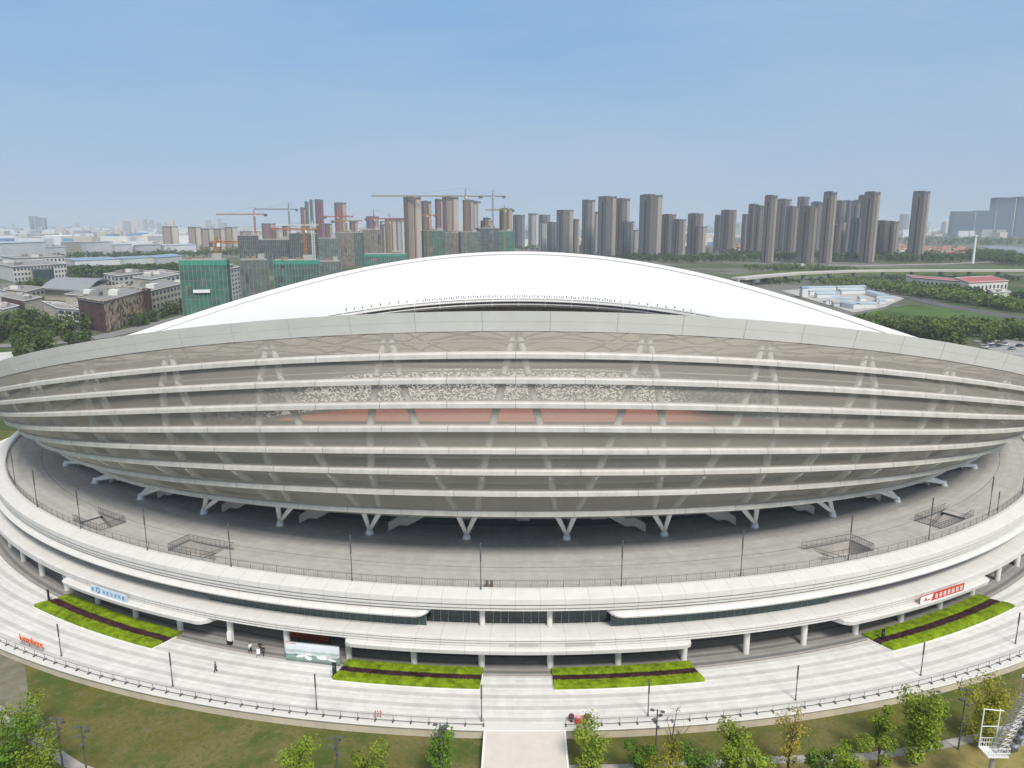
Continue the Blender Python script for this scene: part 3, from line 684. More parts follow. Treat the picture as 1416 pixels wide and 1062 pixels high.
# red free-standing letters
a = at(28, 889, 0); c = at(60, 901, 0); d = c - a; L = d.length
fc = bpy.data.curves.new('letters', 'FONT'); fc.body = 'lumphere'; fc.size = 2.1; fc.extrude = .06; fc.offset = -.01; fc.space_character = .93
o = bpy.data.objects.new('letters', fc); COL.objects.link(o); bpy.context.view_layer.update(); dg = bpy.context.evaluated_depsgraph_get()
me = bpy.data.meshes.new_from_object(o.evaluated_get(dg)); bpy.data.objects.remove(o)
xs = [v.co.x for v in me.vertices]; k = L / max(xs)
root = thing('letter_sign', (a.x, a.y, 0), 'red free standing letters on the plaza edge at far left', 'sign', math.atan2(d.y, d.x))
for v in me.vertices: v.co = (v.co.x * k, -v.co.z, v.co.y * k + .55)
me.materials.clear(); me.materials.append(M['orange']); o = bpy.data.objects.new('letters', me); COL.objects.link(o); o.parent = root
mb = MB(); mb.box((L / 2, 0, .03), (L, .3, .06))
for i in range(8):
    mb.tube((L * (i + .5) / 8, .05, .05), (L * (i + .5) / 8, .05, .7), .04)
mb.build('base', M['steel'], root)

# ---------------------------------------------------------------- people
SK = [(0, 0, .94), (0, 0, 1.12), (0, 0, 1.36), (0, 0, 1.47), (0, -.01, 1.56), (0, -.01, 1.66)]
def person(px, py, z, label, top, legs, rz, stride=.22, arm=.1, bend=0):
    q = at(px, py, z); root = thing('person', (q.x, q.y, z), label, 'person', rz)
    skin = mat('skin', (.45, .28, .2), .6)
    def skinmesh(name, vs, es, rs, m, levels=1):
        me = bpy.data.meshes.new(name); me.from_pydata(vs, es, []); me.materials.append(m); o = bpy.data.objects.new(name, me); COL.objects.link(o); o.parent = root
        md = o.modifiers.new('skin', 'SKIN'); me.skin_vertices[0].data[0].use_root = True
        for i, r in enumerate(rs): me.skin_vertices[0].data[i].radius = (r, r) if not isinstance(r, tuple) else r
        if levels: sb = o.modifiers.new('sub', 'SUBSURF'); sb.levels = sb.render_levels = levels
        for p in me.polygons: p.use_smooth = True
        return o
    vs = [(0, 0, .94), (0, -bend * .3, 1.15), (0, -bend, 1.38), (0, -bend * 1.1, 1.49), (0, -bend * 1.15 - .015, 1.6), (0, -bend * 1.15, 1.69)]
    rs = [(.15, .11), (.14, .1), (.17, .11), .055, (.08, .095), (.07, .085)]; es = [(0, 1), (1, 2), (2, 3), (3, 4), (4, 5)]
    for s_ in (-1, 1):
        k = len(vs); st = stride * s_
        vs += [(s_ * .09, 0, .88), (s_ * .1, -st * .55, .5), (s_ * .1, -st + (.1 if s_ < 0 else 0), .09), (s_ * .11, -st - .14, .04)]; rs += [.085, .06, .045, .04]; es += [(0, k), (k, k + 1), (k + 1, k + 2), (k + 2, k + 3)]
        k = len(vs); sw = -arm * s_
        hand = (s_ * .27, -bend - sw * 1.6 - .08, .84)
        vs += [(s_ * .19, -bend, 1.4), (s_ * .25, -bend - sw * .5, 1.12), (s_ * .26, -bend - sw * 1.4 - .06, .9), hand]; rs += [.055, .042, .032, .04]; es += [(2, k), (k, k + 1), (k + 1, k + 2), (k + 2, k + 3)]
        for f in range(5):
            kk = len(vs); fx = hand[0] + (f - 2) * .006 * s_; fy = hand[1] + (f - 2) * .018; ln = (.05, .075, .085, .078, .06)[f]
            vs += [(fx, fy, hand[2] - .045), (fx - .012 * s_, fy - .008, hand[2] - .045 - ln)]; rs += [.009, .008]; es += [(k + 3, kk), (kk, kk + 1)]
    skinmesh('body', vs, es, rs, skin)
    t = [(0, -bend * .05, .9)] + vs[1:3] + [(0, -bend * 1.05, 1.45)]; tr_ = [(.175, .135), (.165, .125), (.195, .135), .075]; te = [(0, 1), (1, 2), (2, 3)]
    for s_, k0 in ((-1, 6 + 4), (1, 6 + 18 + 4)):
        k = len(t); t += [vs[k0], vs[k0 + 1], vs[k0 + 2]]; tr_ += [.07, .058, .046]; te += [(2, k), (k, k + 1), (k + 1, k + 2)]
    skinmesh('shirt', t, te, tr_, top)
    t = [(0, 0, .95)]; tr_ = [(.17, .13)]; te = []
    for k0 in (6, 6 + 18):
        k = len(t); t += vs[k0:k0 + 3]; tr_ += [.1, .078, .062]; te += [(0, k), (k, k + 1), (k + 1, k + 2)]
    skinmesh('trousers', t, te, tr_, legs)
    mb = MB(); mb.lathe([(0, .115), (.06, .1), (.088, .05), (.092, 0), (.085, -.05)], (0, .012 - bend * 1.15, 1.665), 12); mb.build('hair', M['black'], root, True)
    mb = MB()
    for s_ in (-1, 1):
        mb.lathe([(0, -.035), (.05, -.03), (.055, .0), (.04, .03), (0, .035)], (s_ * .105, -stride * s_ - .06, .04), 8)
    mb.build('shoes', M['black'], root)
    return root
wh = mat('shirt_white', (.75, .75, .74)); bk = mat('cloth_black', (.018, .018, .022)); dk = mat('cloth_charcoal', (.04, .04, .05)); gy = mat('cloth_slate', (.09, .1, .11))
person(346.5, 903, .15, 'person in a white shirt and black trousers walking under the slab', wh, bk, radians(50))
person(360, 901, .15, 'person all in black standing nearest the dark hall, back of a pair', bk, bk, radians(200), .05, .02)
person(364.5, 907, .15, 'person in black stepping off the kerb beside a pale pushchair', bk, dk, radians(-20), .2, .12)
person(298.5, 930, 0, 'person in slate grey clothes alone on the open white plaza', gy, bk, radians(90), .12)
person(1360, 819, .15, 'person in dark clothes standing under the slab at far right', dk, bk, radians(0), .03) if False else None
q = at(357.5, 907, 0); root = thing('pushchair', (q.x, q.y, 0), 'small pale pushchair beside the people in black', 'pushchair', .3)
mb = MB(); mb.sweep([[(x_, -.3, .45), (x_, .25, .4), (x_, .35, .95), (x_, .28, .97), (x_, .18, .5), (x_, -.3, .52)] for x_ in (-.22, .22)], closed=True, caps=True); mb.build('seat', M['whitepaint'], root)
mb = MB()
for s_ in (-.24, .24): mb.tube((s_, -.35, .1), (s_, .5, 1.0), .02); mb.tube((s_, .4, .1), (s_, -.2, .6), .02)
mb.tube((-.24, .5, 1.0), (.24, .5, 1.0), .02); mb.build('frame', M['steel'], root)
mb = MB()
for s_ in (-.26, .26):
    for y_ in (-.35, .4): mb.tube((s_ - .03, y_, .1), (s_ + .03, y_, .1), .1, None, 10)
mb.build('wheels', M['black'], root)

# ---------------------------------------------------------------- floodlight poles on the lawn
def flood(label, px, py, hgt, loc=None):
    loc = loc or at(px, py); root = thing('multi_head_lamp', (loc.x, loc.y, GZ), label, 'lamp post', rnd.uniform(-.3, .3), 'multi head lamps on the lawn')
    mb = MB(); mb.tube((0, 0, 0), (0, 0, hgt), .12, .07, 8); mb.build('pole', M['darksteel'], root)
    mb = MB(); hd = MB()
    for i, z in enumerate((hgt - .15, hgt - 1.0, hgt - 1.9)):
        a = i * 1.0
        mb.tube((-.55 * cos(a), -.55 * sin(a), z), (.55 * cos(a), .55 * sin(a), z), .035)
        for s_ in (-1, 1): hd = MB(); hd.box((s_ * .6 * cos(a), s_ * .6 * sin(a), z - .02), (.5, .36, .14), a, .8); hd.build('lamp_head', M['darksteel'], root)
    mb.build('arm', M['darksteel'], root)
def polepos(px, ptop, pbase): return at(px, pbase)
for lb, x, yt, yb in (('dark lamp mast with six heads, left one of the pair on the left lawn', 90, 992, 1082), ('dark lamp mast with six heads, right one of the pair on the left lawn', 124, 1004, 1098), ('dark lamp mast with six heads on the lawn beside a pale green tree', 469, 1018, 1110), ('dark lamp mast rising through the dark green tree left of the path', 611, 1001, 1110), ('dark lamp mast beside the bare tree right of the path', 905, 981, 1075), ('dark lamp mast behind the tall green tree at right', 1281, 955, 1040), ('dark lamp mast beside the yellow green tree near the right edge', 1325, 952, 1037)):
    q = at(x, yb); tz = atY(x, yt, q.y).z - GZ; flood(lb, x, yb, tz)

# ---------------------------------------------------------------- communications mast at lower right
q = at(1376, 1112, GZ); Y = q.y
tb = atY(1374, 1040, Y)
root = thing('lattice_mast', (tb.x, tb.y, GZ), 'pale steel mast with caged platform and drum lamps at the bottom right corner', 'mast')
hz = tb.z - GZ; k = 62 / F_PX * 1.0
U = Y / F_PX * 1.09                                                    # metres per photo pixel here
mb = MB(); mb.tube((0, 0, 0), (0, 0, hz - 1), .34, .26, 14); mb.build('pole', M['steel'], root)
mb = MB(); w = 15 * U
mb.box((0, 0, hz), (2 * w, 2 * w * .8, .1))
for z in (.55, 1.1):
    for s_ in (-1, 1): mb.tube((-w, s_ * w * .8, hz + z), (w, s_ * w * .8, hz + z), .035); mb.tube((s_ * w, -w * .8, hz + z), (s_ * w, w * .8, hz + z), .035)
for i in range(9):
    x_ = -w + 2 * w * i / 8
    for s_ in (-1, 1): mb.tube((x_, s_ * w * .8, hz), (x_, s_ * w * .8, hz + 1.1), .022)
    mb.tube((s_ * w, -w * .8 + 1.6 * w * i / 8, hz), (s_ * w, -w * .8 + 1.6 * w * i / 8, hz + 1.1), .022)
mb.build('platform', M['whitepaint'], root)
mb = MB(); fh = 62 * U
for x_ in (-w, w * .55): mb.tube((x_, w * .7, hz), (x_, w * .7, hz + fh), .07)
mb.tube((-w, w * .7, hz + fh), (w * .9, w * .7, hz + fh * .95), .06); mb.tube((-w, w * .7, hz + fh * .55), (w * .6, w * .7, hz + fh * .55), .05)
mb.build('frame', M['whitepaint'], root)
mb = MB()                                                              # leaning lattice boom
P0 = Vector((w * .4, 0, hz + .2)); P1 = Vector((w * 2.6, .3, hz + 88 * U)); ax = (P1 - P0)
cor = [Vector((sx_ * .45, sy_ * .45, 0)) for sx_, sy_ in ((-1, -1), (1, -1), (1, 1), (-1, 1))]
for c_ in cor: mb.tube(P0 + c_, P1 + c_, .07)
for i in range(12):
    a = P0 + ax * (i / 12); b_ = P0 + ax * ((i + 1) / 12)
    for j in range(4): mb.tube(a + cor[j], b_ + cor[(j + 1) % 4], .045, None, 4); mb.tube(a + cor[j], a + cor[(j + 1) % 4], .045, None, 4)
mb.tube(P1 + Vector((-.9, 0, 0)), P1 + Vector((-.9, 0, 2.4)), .03); mb.build('lattice_boom', M['steel'], root)
for i in range(11):
    t = i / 10; c_ = P0 + ax * (.12 + .95 * t) + Vector((1.25 + .35 * (i % 2), -.3, 0)); mb = MB()
    mb.tube(c_ + Vector((-.15, .25, 0)), c_ + Vector((.1, -.35, -.1)), .26, .36, 12); mb.tube(c_, P0 + ax * (.12 + .9 * t), .05)
    mb.build('drum_lamp', mat('lamp_drum', (.55, .56, .62), .35, .1, 2, .5, .2), root, False)
mb = MB()
for i in range(5): c_ = P0 + ax * (.15 + .16 * i) + Vector((.9, -.5, -.4)); mb.box(c_, (.9, .6, .5), .3)
mb.build('equipment_box', M['darksteel'], root)
mb = MB(); mb.tube(P1 + Vector((-.9, 0, 2.3)), P1 + Vector((-.9, 0, 2.6)), .1); mb.build('beacon', M['whitepaint'], root)

# ---------------------------------------------------------------- trees
def tree_mesh(seed, h, cw, ch, nleaf, size, trunk_h, lobes=9, lean=0, bare=False, k=6):
    """tapered trunk with limbs, crown of many leaf clumps; h total height"""
    r = random.Random(seed); tb_ = MB(); cr = MB()
    base = Vector((0, 0, 0)); top = Vector((lean, 0, h * .8)); r0 = max(.05, h * .018)
    pts = [base.lerp(top, i / 5) + Vector((r.gauss(0, .02) * h * .4, r.gauss(0, .02) * h * .4, 0)) * (i > 0) for i in range(6)]
    for i in range(5): tb_.tube(pts[i], pts[i + 1], r0 * (1 - i * .17), r0 * (1 - (i + 1) * .17), k, False)
    lob = []
    for i in range(lobes):
        a = 2.4 * i + r.random(); f = (i + .5) / lobes; zz = h - ch * (1 - f) + r.uniform(-.04, .04) * h
        rad = cw * .5 * sin(PI * min(.95, max(.12, .15 + .8 * (1 - abs(f - .42) * 1.25)))) * r.uniform(.35, .85)
        c_ = Vector((cos(a) * rad + lean * zz / h, sin(a) * rad, zz - .06 * h)); lr = cw * r.uniform(.2, .32)
        lob.append((c_, lr)); s0 = pts[min(4, int(max(0, (c_.z - .22 * h)) / (h * .8) * 5))]
        tb_.tube(s0, s0.lerp(c_, .5) + Vector((0, 0, .04 * h)), r0 * .45, r0 * .3, 4, False); tb_.tube(s0.lerp(c_, .5) + Vector((0, 0, .04 * h)), c_, r0 * .3, r0 * .12, 4, False)
        for j in range(5 if bare else 2):
            d_ = Vector((r.gauss(0, 1), r.gauss(0, 1), r.uniform(.2, 1.6))).normalized() * lr * 1.2; tb_.tube(c_ - d_ * .2, c_ + d_, r0 * .14, r0 * .05, 3, False)
    for i in range(nleaf):
        c_, lr = lob[r.randrange(lobes)]; d_ = Vector((r.gauss(0, 1), r.gauss(0, 1), r.gauss(0, .85))).normalized(); q = c_ + d_ * lr * r.random() ** .45
        cr.card(q, d_ + Vector((r.gauss(0, .5), r.gauss(0, .5), .7 + r.gauss(0, .4))), size * r.uniform(.6, 1.3), r)
    return tb_, cr
def tree(name, label, px, py, ytop, wpx, m, seed, nleaf=1500, size=.26, crown=.8, lobes=10, group=None, lean=0, bare=False):
    q = at(px, py); t = atY(px, ytop, q.y); h = t.z - GZ; w = wpx / F_PX * (q.y ** 2 + (H * .9) ** 2) ** .5
    root = thing(name, (q.x, q.y, GZ), label, 'tree', rnd.uniform(0, 6), group)
    nleaf = int(nleaf * 2.0); size *= .68
    tb_, cr = tree_mesh(seed, h, w, h * crown, nleaf, size, 0, lobes, lean, bare)
    tb_.build('trunk', M['bark'], root)
    if nleaf: cr.build('crown', M[m], root)
    return root
tree('young_tree', 'bright green young tree right beside the white entrance path', 816, 1068, 1001, 50, 'leaf', 1, 1500, .24)
tree('round_tree', 'dense round dark green tree below the right central bed', 885, 1085, 1028, 38, 'leaf_dark', 2, 2400, .2, .98, 14)
tree('bare_tree', 'nearly bare thin tree with sparse buds beside a lamp mast', 927, 1075, 982, 44, 'leaf_gold', 3, 70, .14, .8, 12, None, 0, True)
tree('leafy_tree', 'bushy bright green tree left of the yellow tree, taller one', 1008, 1100, 1004, 52, 'leaf', 4, 2300, .26, .9, 12)
tree('leafy_tree', 'low dark green tree at the bottom edge, right of the bare tree', 962, 1100, 1030, 46, 'leaf_dark', 5, 1600, .24, .95, 11)
tree('leafy_tree', 'yellowish bushy tree at the bottom edge below the bare tree', 925, 1112, 1040, 60, 'leaf_yellow', 6, 1700, .24, .95, 11)
tree('leafy_tree', 'light green bushy tree cut by the bottom edge left of the yellow tree', 1045, 1105, 1036, 44, 'leaf', 7, 1500, .24, .95, 11)
tree('yellow_tree', 'sparse yellow leaved tree on the right lawn', 1090, 1073, 979, 46, 'leaf_gold', 8, 620, .2, .75, 12, None, 0, True)
tree('leafy_tree', 'green tree cut by the bottom edge between yellow tree and tall tree', 1168, 1100, 1018, 56, 'leaf', 9, 1700, .25, .92, 11)
tree('leafy_tree', 'small green tree just right of the yellow tree at the bottom', 1130, 1100, 1036, 40, 'leaf_dark', 19, 1100, .25, .92, 11)
tree('young_tree', 'slim tree with yellow tip left of the tall green tree', 1214, 1059, 976, 36, 'leaf', 10, 1300, .23, .72, 10)
tree('broad_tree', 'tall broad green tree on the right lawn', 1267, 1058, 960, 62, 'leaf', 11, 2600, .27, .75, 13)
tree('broad_tree', 'yellow green spreading tree behind the steel mast', 1360, 1030, 945, 62, 'leaf_yellow', 12, 1900, .25, .78, 12)
tree('tall_tree', 'tall dark green tree on the left lawn beside the path', 610, 1100, 1006, 46, 'leaf_dark', 13, 1800, .25, .85, 13)
tree('leafy_tree', 'light green tree cut by the bottom edge, left of the tall dark tree', 512, 1110, 1036, 54, 'leaf', 14, 1800, .25, .95, 12)
tree('leafy_tree', 'pale green tree cut by the bottom edge at centre left', 420, 1115, 1024, 52, 'leaf', 15, 1500, .25, .95, 12)
tree('leafy_tree', 'pale green thin tree on the grey ground at far left', 36, 1030, 962, 58, 'leaf', 16, 1000, .25, .85, 12)
tree('leafy_tree', 'dark bushy tree at the bottom left corner', 14, 1090, 1000, 70, 'leaf_dark', 17, 2200, .27, .95, 13)
tree('leafy_tree', 'green bushy tree at the bottom left, right of the corner tree', 62, 1095, 1022, 54, 'leaf', 18, 1700, .25, .95, 12)

# ================================================================== GROUND
def ground_mat(name, cols, scales, rough=.95):
    m, n, l, b = nodes(name); tc = n.new('ShaderNodeTexCoord'); out = None
    for i, (c, s_) in enumerate(zip(cols[1:], scales)):
        nz = n.new('ShaderNodeTexNoise'); nz.inputs['Scale'].default_value = s_; nz.inputs['Detail'].default_value = 6; nz.inputs['Roughness'].default_value = .6
        mp = n.new('ShaderNodeMapping'); mp.inputs['Location'].default_value = (i * 37., i * 11., 0); l.new(tc.outputs['Object'], mp.inputs[0]); l.new(mp.outputs[0], nz.inputs[0])
        rp = n.new('ShaderNodeValToRGB'); rp.color_ramp.elements[0].position = .46; rp.color_ramp.elements[1].position = .58; l.new(nz.outputs[0], rp.inputs[0])
        out = mixc(n, l, rp.outputs[0], out if out is not None else cols[0] + (1,), c + (1,))
    l.new(out, b.inputs['Base Color']); b.inputs['Roughness'].default_value = rough; b.inputs['Specular IOR Level'].default_value = .1
    return m
mb = MB(); mb.add([(-16000, -400, GZ - .3), (16000, -400, GZ - .3), (16000, 30000, GZ - .3), (-16000, 30000, GZ - .3)], [(0, 1, 2, 3)])
tag(mb.build('ground', ground_mat('ground', [(.075, .10, .04), (.12, .115, .085), (.055, .085, .03), (.17, .165, .15)], (.006, .012, .004))), kind='structure')
def lawn_mat():
    m, n, l, b = nodes('lawn_grass'); tc = n.new('ShaderNodeTexCoord'); out = (.125, .122, .03, 1)
    for s_, c, lo, hi, f in ((.045, (.18, .155, .065), .42, .60, 0), (.16, (.08, .11, .025), .46, .62, 0), (.7, (.175, .15, .075), .52, .68, 0), (1.8, (.09, .105, .03), .5, .7, 0), (6., (.05, .06, .02), .5, .8, 0)):
        nz = n.new('ShaderNodeTexNoise'); nz.inputs['Scale'].default_value = s_; nz.inputs['Detail'].default_value = 7; nz.inputs['Roughness'].default_value = .68; l.new(tc.outputs['Object'], nz.inputs[0])
        rp = n.new('ShaderNodeValToRGB'); rp.color_ramp.elements[0].position = lo; rp.color_ramp.elements[1].position = hi; l.new(nz.outputs[0], rp.inputs[0])
        out = mixc(n, l, rp.outputs[0], out, c + (1,))
    l.new(out, b.inputs['Base Color']); b.inputs['Roughness'].default_value = .95; b.inputs['Specular IOR Level'].default_value = .1
    bp = n.new('ShaderNodeBump'); bp.inputs['Strength'].default_value = .5; bp.inputs['Distance'].default_value = .1; l.new(nz.outputs[0], bp.inputs['Height']); l.new(bp.outputs[0], b.inputs['Normal'])
    return m
M['lawn'] = lawn_mat()
mb = MB(); mb.add([(-260, -60, GZ), (260, -60, GZ), (260, 230, GZ), (-260, 230, GZ)], [(0, 1, 2, 3)]); tag(mb.build('lawn', M['lawn']), kind='structure')
def sheet(name, pts, z, m, kind='structure'):
    mb = MB(); q = [at(x, y, z) for x, y in pts]; mb.add(q, [tuple(range(len(q)))]); o = mb.build(name, m)
    if o.data.polygons[0].normal.z < 0: o.data.flip_normals()
    return tag(o, kind=kind)
def strip(name, pts, w, z, m):
    q = [at(x, y, z) for x, y in pts]; mb = MB(); rings = []
    for i, p in enumerate(q):
        d = (q[min(i + 1, len(q) - 1)] - q[max(0, i - 1)]); d.z = 0; d.normalize(); nn = Vector((-d.y, d.x, 0)) * w / 2; rings.append([p + nn, p - nn])
    mb.sweep(rings); return tag(mb.build(name, m), kind='structure')
dry = mat('dry_grass', (.235, .20, .075), .95, .35, .35, .1)
sheet('verge', [(795, 1064), (900, 1062), (1067, 1054), (1201, 1049), (1278, 1038), (1354, 1022), (1480, 990), (1560, 1300), (795, 1300)], GZ + .02, dry)
sheet('verge', [(-80, 940), (0, 986), (34, 1016), (75, 1042), (105, 1062), (180, 1090), (420, 1130), (420, 1300), (-80, 1300)], GZ + .02, mat('green_grass', (.13, .14, .04), .95, .35, .4, .1))  # greener grass than on the right verge
pav = mat('path_slabs', (.36, .34, .32), .9, .25, .8, .2)
strip('path', [(786, 1063), (900, 1061), (1067, 1051), (1124, 1048.5), (1201, 1046), (1278, 1035), (1354, 1019), (1470, 985)], 1.3, GZ + .03, pav)
strip('path', [(-60, 935), (0, 985), (34, 1015), (75, 1041), (105, 1061), (180, 1088), (420, 1128)], 1.5, GZ + .03, pav)
sheet('gravel', [(-60, 860), (0, 903), (34, 920), (39, 955), (62, 1000), (80, 1040), (34, 1012), (0, 982), (-60, 934)], GZ + .015, mat('grey_gravel', (.185, .175, .125), .95, .25, .5, .1))

asph = mat('asphalt', (.10, .10, .10), .9, .15, .05); light = mat('pale_concrete', (.40, .39, .36), .9, .15, .05); fieldm = mat('field_grass', (.075, .125, .035), .95, .4, .03, .1); field2 = mat('rough_field', (.09, .125, .035), .95, .35, .02, .1)
sheet('field', [(1170, 438), (1255, 421), (1330, 428), (1440, 448), (1460, 470), (1230, 462)], GZ - .1, fieldm)
sheet('field', [(985, 383), (1100, 371), (1440, 367), (1440, 378), (1180, 380), (1060, 386)], GZ - .1, field2)
sheet('field', [(1180, 372), (1440, 368.5), (1440, 376), (1180, 376.5)], GZ - .05, fieldm)
sheet('yard', [(1080, 402), (1150, 396), (1215, 400), (1252, 412), (1222, 425), (1180, 432)], GZ - .1, light)
strip('road', [(1180, 398), (1250, 409), (1300, 421), (1360, 432), (1440, 446)], 16, GZ - .05, asph)
strip('road', [(1090, 366.5), (1200, 367), (1300, 365), (1380, 362)], 16, GZ - .05, light)
sheet('yard', [(1060, 366), (1110, 364), (1116, 368), (1070, 370)], GZ - .02, light)
sheet('river', [(1352, 340), (1376, 339.5), (1440, 344), (1440, 358), (1398, 352), (1372, 344)], GZ - .1, mat('river_water', (.20, .21, .19), .25, .15, .01, .5))
strip('road', [(1290, 463.5), (1350, 463), (1440, 461)], 6, GZ - .05, light)
sheet('yard', [(1345, 470), (1440, 466), (1480, 510), (1380, 490)], GZ - .08, mat('car_park', (.30, .29, .28), .9, .2, .1))
strip('road', [(-60, 480), (60, 476), (140, 466), (200, 452), (262, 436)], 14, GZ - .05, mat('street', (.21, .205, .2), .9, .15, .1))
sheet('yard', [(-60, 492), (20, 486), (32, 494), (10, 505), (-60, 520)], GZ - .04, mat('white_yard', (.55, .54, .52), .9, .1, .1))

# ================================================================== CITY
def towermat(name, wall, win=(.05, .055, .065), vert=.42, fl=3.1, bay=2.6, wf=.55):
    m, n, l, b = nodes(name); tc = n.new('ShaderNodeTexCoord'); s = n.new('ShaderNodeSeparateXYZ'); l.new(tc.outputs['Object'], s.inputs[0])
    u = math_n(n, l, 'ADD', s.outputs[0], s.outputs[1])
    a = math_n(n, l, 'LESS_THAN', math_n(n, l, 'FRACT', math_n(n, l, 'DIVIDE', s.outputs[2], fl)), wf)
    c = math_n(n, l, 'LESS_THAN', math_n(n, l, 'FRACT', math_n(n, l, 'DIVIDE', u, bay)), vert)
    cv = n.new('ShaderNodeCombineXYZ'); l.new(math_n(n, l, 'FLOOR', math_n(n, l, 'DIVIDE', u, bay * 2)), cv.inputs[0])
    wn = n.new('ShaderNodeTexWhiteNoise'); l.new(cv.outputs[0], wn.inputs[0])
    wallc = mixc(n, l, wn.outputs[0], sc(wall, .78), sc(wall, 1.18))
    nz = n.new('ShaderNodeTexNoise'); nz.inputs['Scale'].default_value = .05; nz.inputs['Detail'].default_value = 5; l.new(tc.outputs['Object'], nz.inputs[0])
    wallc = mixc(n, l, math_n(n, l, 'MULTIPLY', nz.outputs[0], .35), wallc, sc(wall, .6))
    col = mixc(n, l, math_n(n, l, 'MULTIPLY', a, c), wallc, win + (1,)); l.new(col, b.inputs['Base Color']); b.inputs['Roughness'].default_value = .6; return m
TM = dict(brown=towermat('tower_brown_brick', (.165, .14, .12)), tan=towermat('tower_tan', (.22, .185, .16)), grey=towermat('tower_grey', (0.189, 0.182, 0.175)), slate=towermat('tower_slate', (0.133, 0.140, 0.154), (.03, .035, .045)),
          pink=towermat('tower_pink', (0.280, 0.140, 0.119)), beige=towermat('tower_beige', (0.350, 0.273, 0.210)), white=towermat('tower_white', (0.420, 0.420, 0.406), (.1, .11, .13)), purple=towermat('tower_purple', (0.168, 0.133, 0.147)),
          maroon=towermat('tower_maroon', (0.182, 0.056, 0.077)), cream=towermat('tower_cream', (0.392, 0.336, 0.266), (.2, .15, .12)), bare=towermat('bare_concrete_frame', (0.252, 0.189, 0.147), (.08, .065, .06), .7, 3.1, 3.4, .7))
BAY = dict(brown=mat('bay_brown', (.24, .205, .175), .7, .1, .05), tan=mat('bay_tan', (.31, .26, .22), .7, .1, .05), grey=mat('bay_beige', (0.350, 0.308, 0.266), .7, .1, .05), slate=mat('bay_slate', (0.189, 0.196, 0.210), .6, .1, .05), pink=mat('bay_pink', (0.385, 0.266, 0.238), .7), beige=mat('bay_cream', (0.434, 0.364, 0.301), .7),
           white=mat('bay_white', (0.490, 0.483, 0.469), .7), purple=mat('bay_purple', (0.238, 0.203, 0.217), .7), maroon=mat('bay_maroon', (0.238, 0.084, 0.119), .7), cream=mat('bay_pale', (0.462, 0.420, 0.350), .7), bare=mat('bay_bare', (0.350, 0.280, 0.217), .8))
roofm = mat('dark_roof_crown', (.11, .11, .12), .8, .2, .1); glassv = mat('window_column_glass', (.035, .04, .05), .2, .3, .3, .5)
def tower(label, x0, x1, ytop, ybase, style, rz=30, name='tower_block', group=None, aspect=.85, crown=True, lit=1):
    """residential tower: stepped plan, projecting bay, window columns, roof crown"""
    q = at((x0 + x1) / 2, ybase); D = q.y; t = atY((x0 + x1) / 2, ytop, D); h = t.z - GZ
    app = (x1 - x0) * (D * 1.0 / F_PX) / (cos(PITCH) * 1.0) * .98
    a = abs(radians(rz)); w = app / (cos(a) + aspect * sin(a)); d = w * aspect
    root = thing(name, (q.x, q.y + d * .45, GZ), label, 'tower block', radians(rz), group)
    mb = MB(); mb.box((0, 0, h * .485), (w * .94, d * .9, h * .97)); mb.box((-w * .25, 0, h * .47), (w * .42, d, h * .94)); mb.box((w * .0, d * .1, h * .485), (w, d * .6, h * .968)); mb.build('wall', TM[style], root)
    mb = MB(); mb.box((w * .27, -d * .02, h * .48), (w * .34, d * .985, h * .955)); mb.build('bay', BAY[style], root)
    for s_ in (-.02, .16):
        mb = MB(); mb.box((w * s_, -d * .4505, h * .475), (w * .075, .35, h * .93)); mb.build('window_column', glassv, root)
    mb = MB(); mb.box((-w * .502, -d * .1, h * .46), (.35, d * .16, h * .9)); mb.build('window_column', glassv, root)
    if crown:
        mb = MB(); mb.box((0, 0, h * .968), (w * .985, d * .93, h * .05)); mb.box((-w * .1 * (1 + rnd.random()), 0, h * .99), (w * rnd.uniform(.35, .6), d * .6, h * rnd.uniform(.02, .04)))
        for sx_, sy_ in ((-1, -1), (1, -1), (1, 1), (-1, 1)): mb.box((sx_ * w * .44, sy_ * d * .4, h * .99), (w * .1, d * .1, h * .02))
        mb.build('roof_crown', roofm, root)
    return root
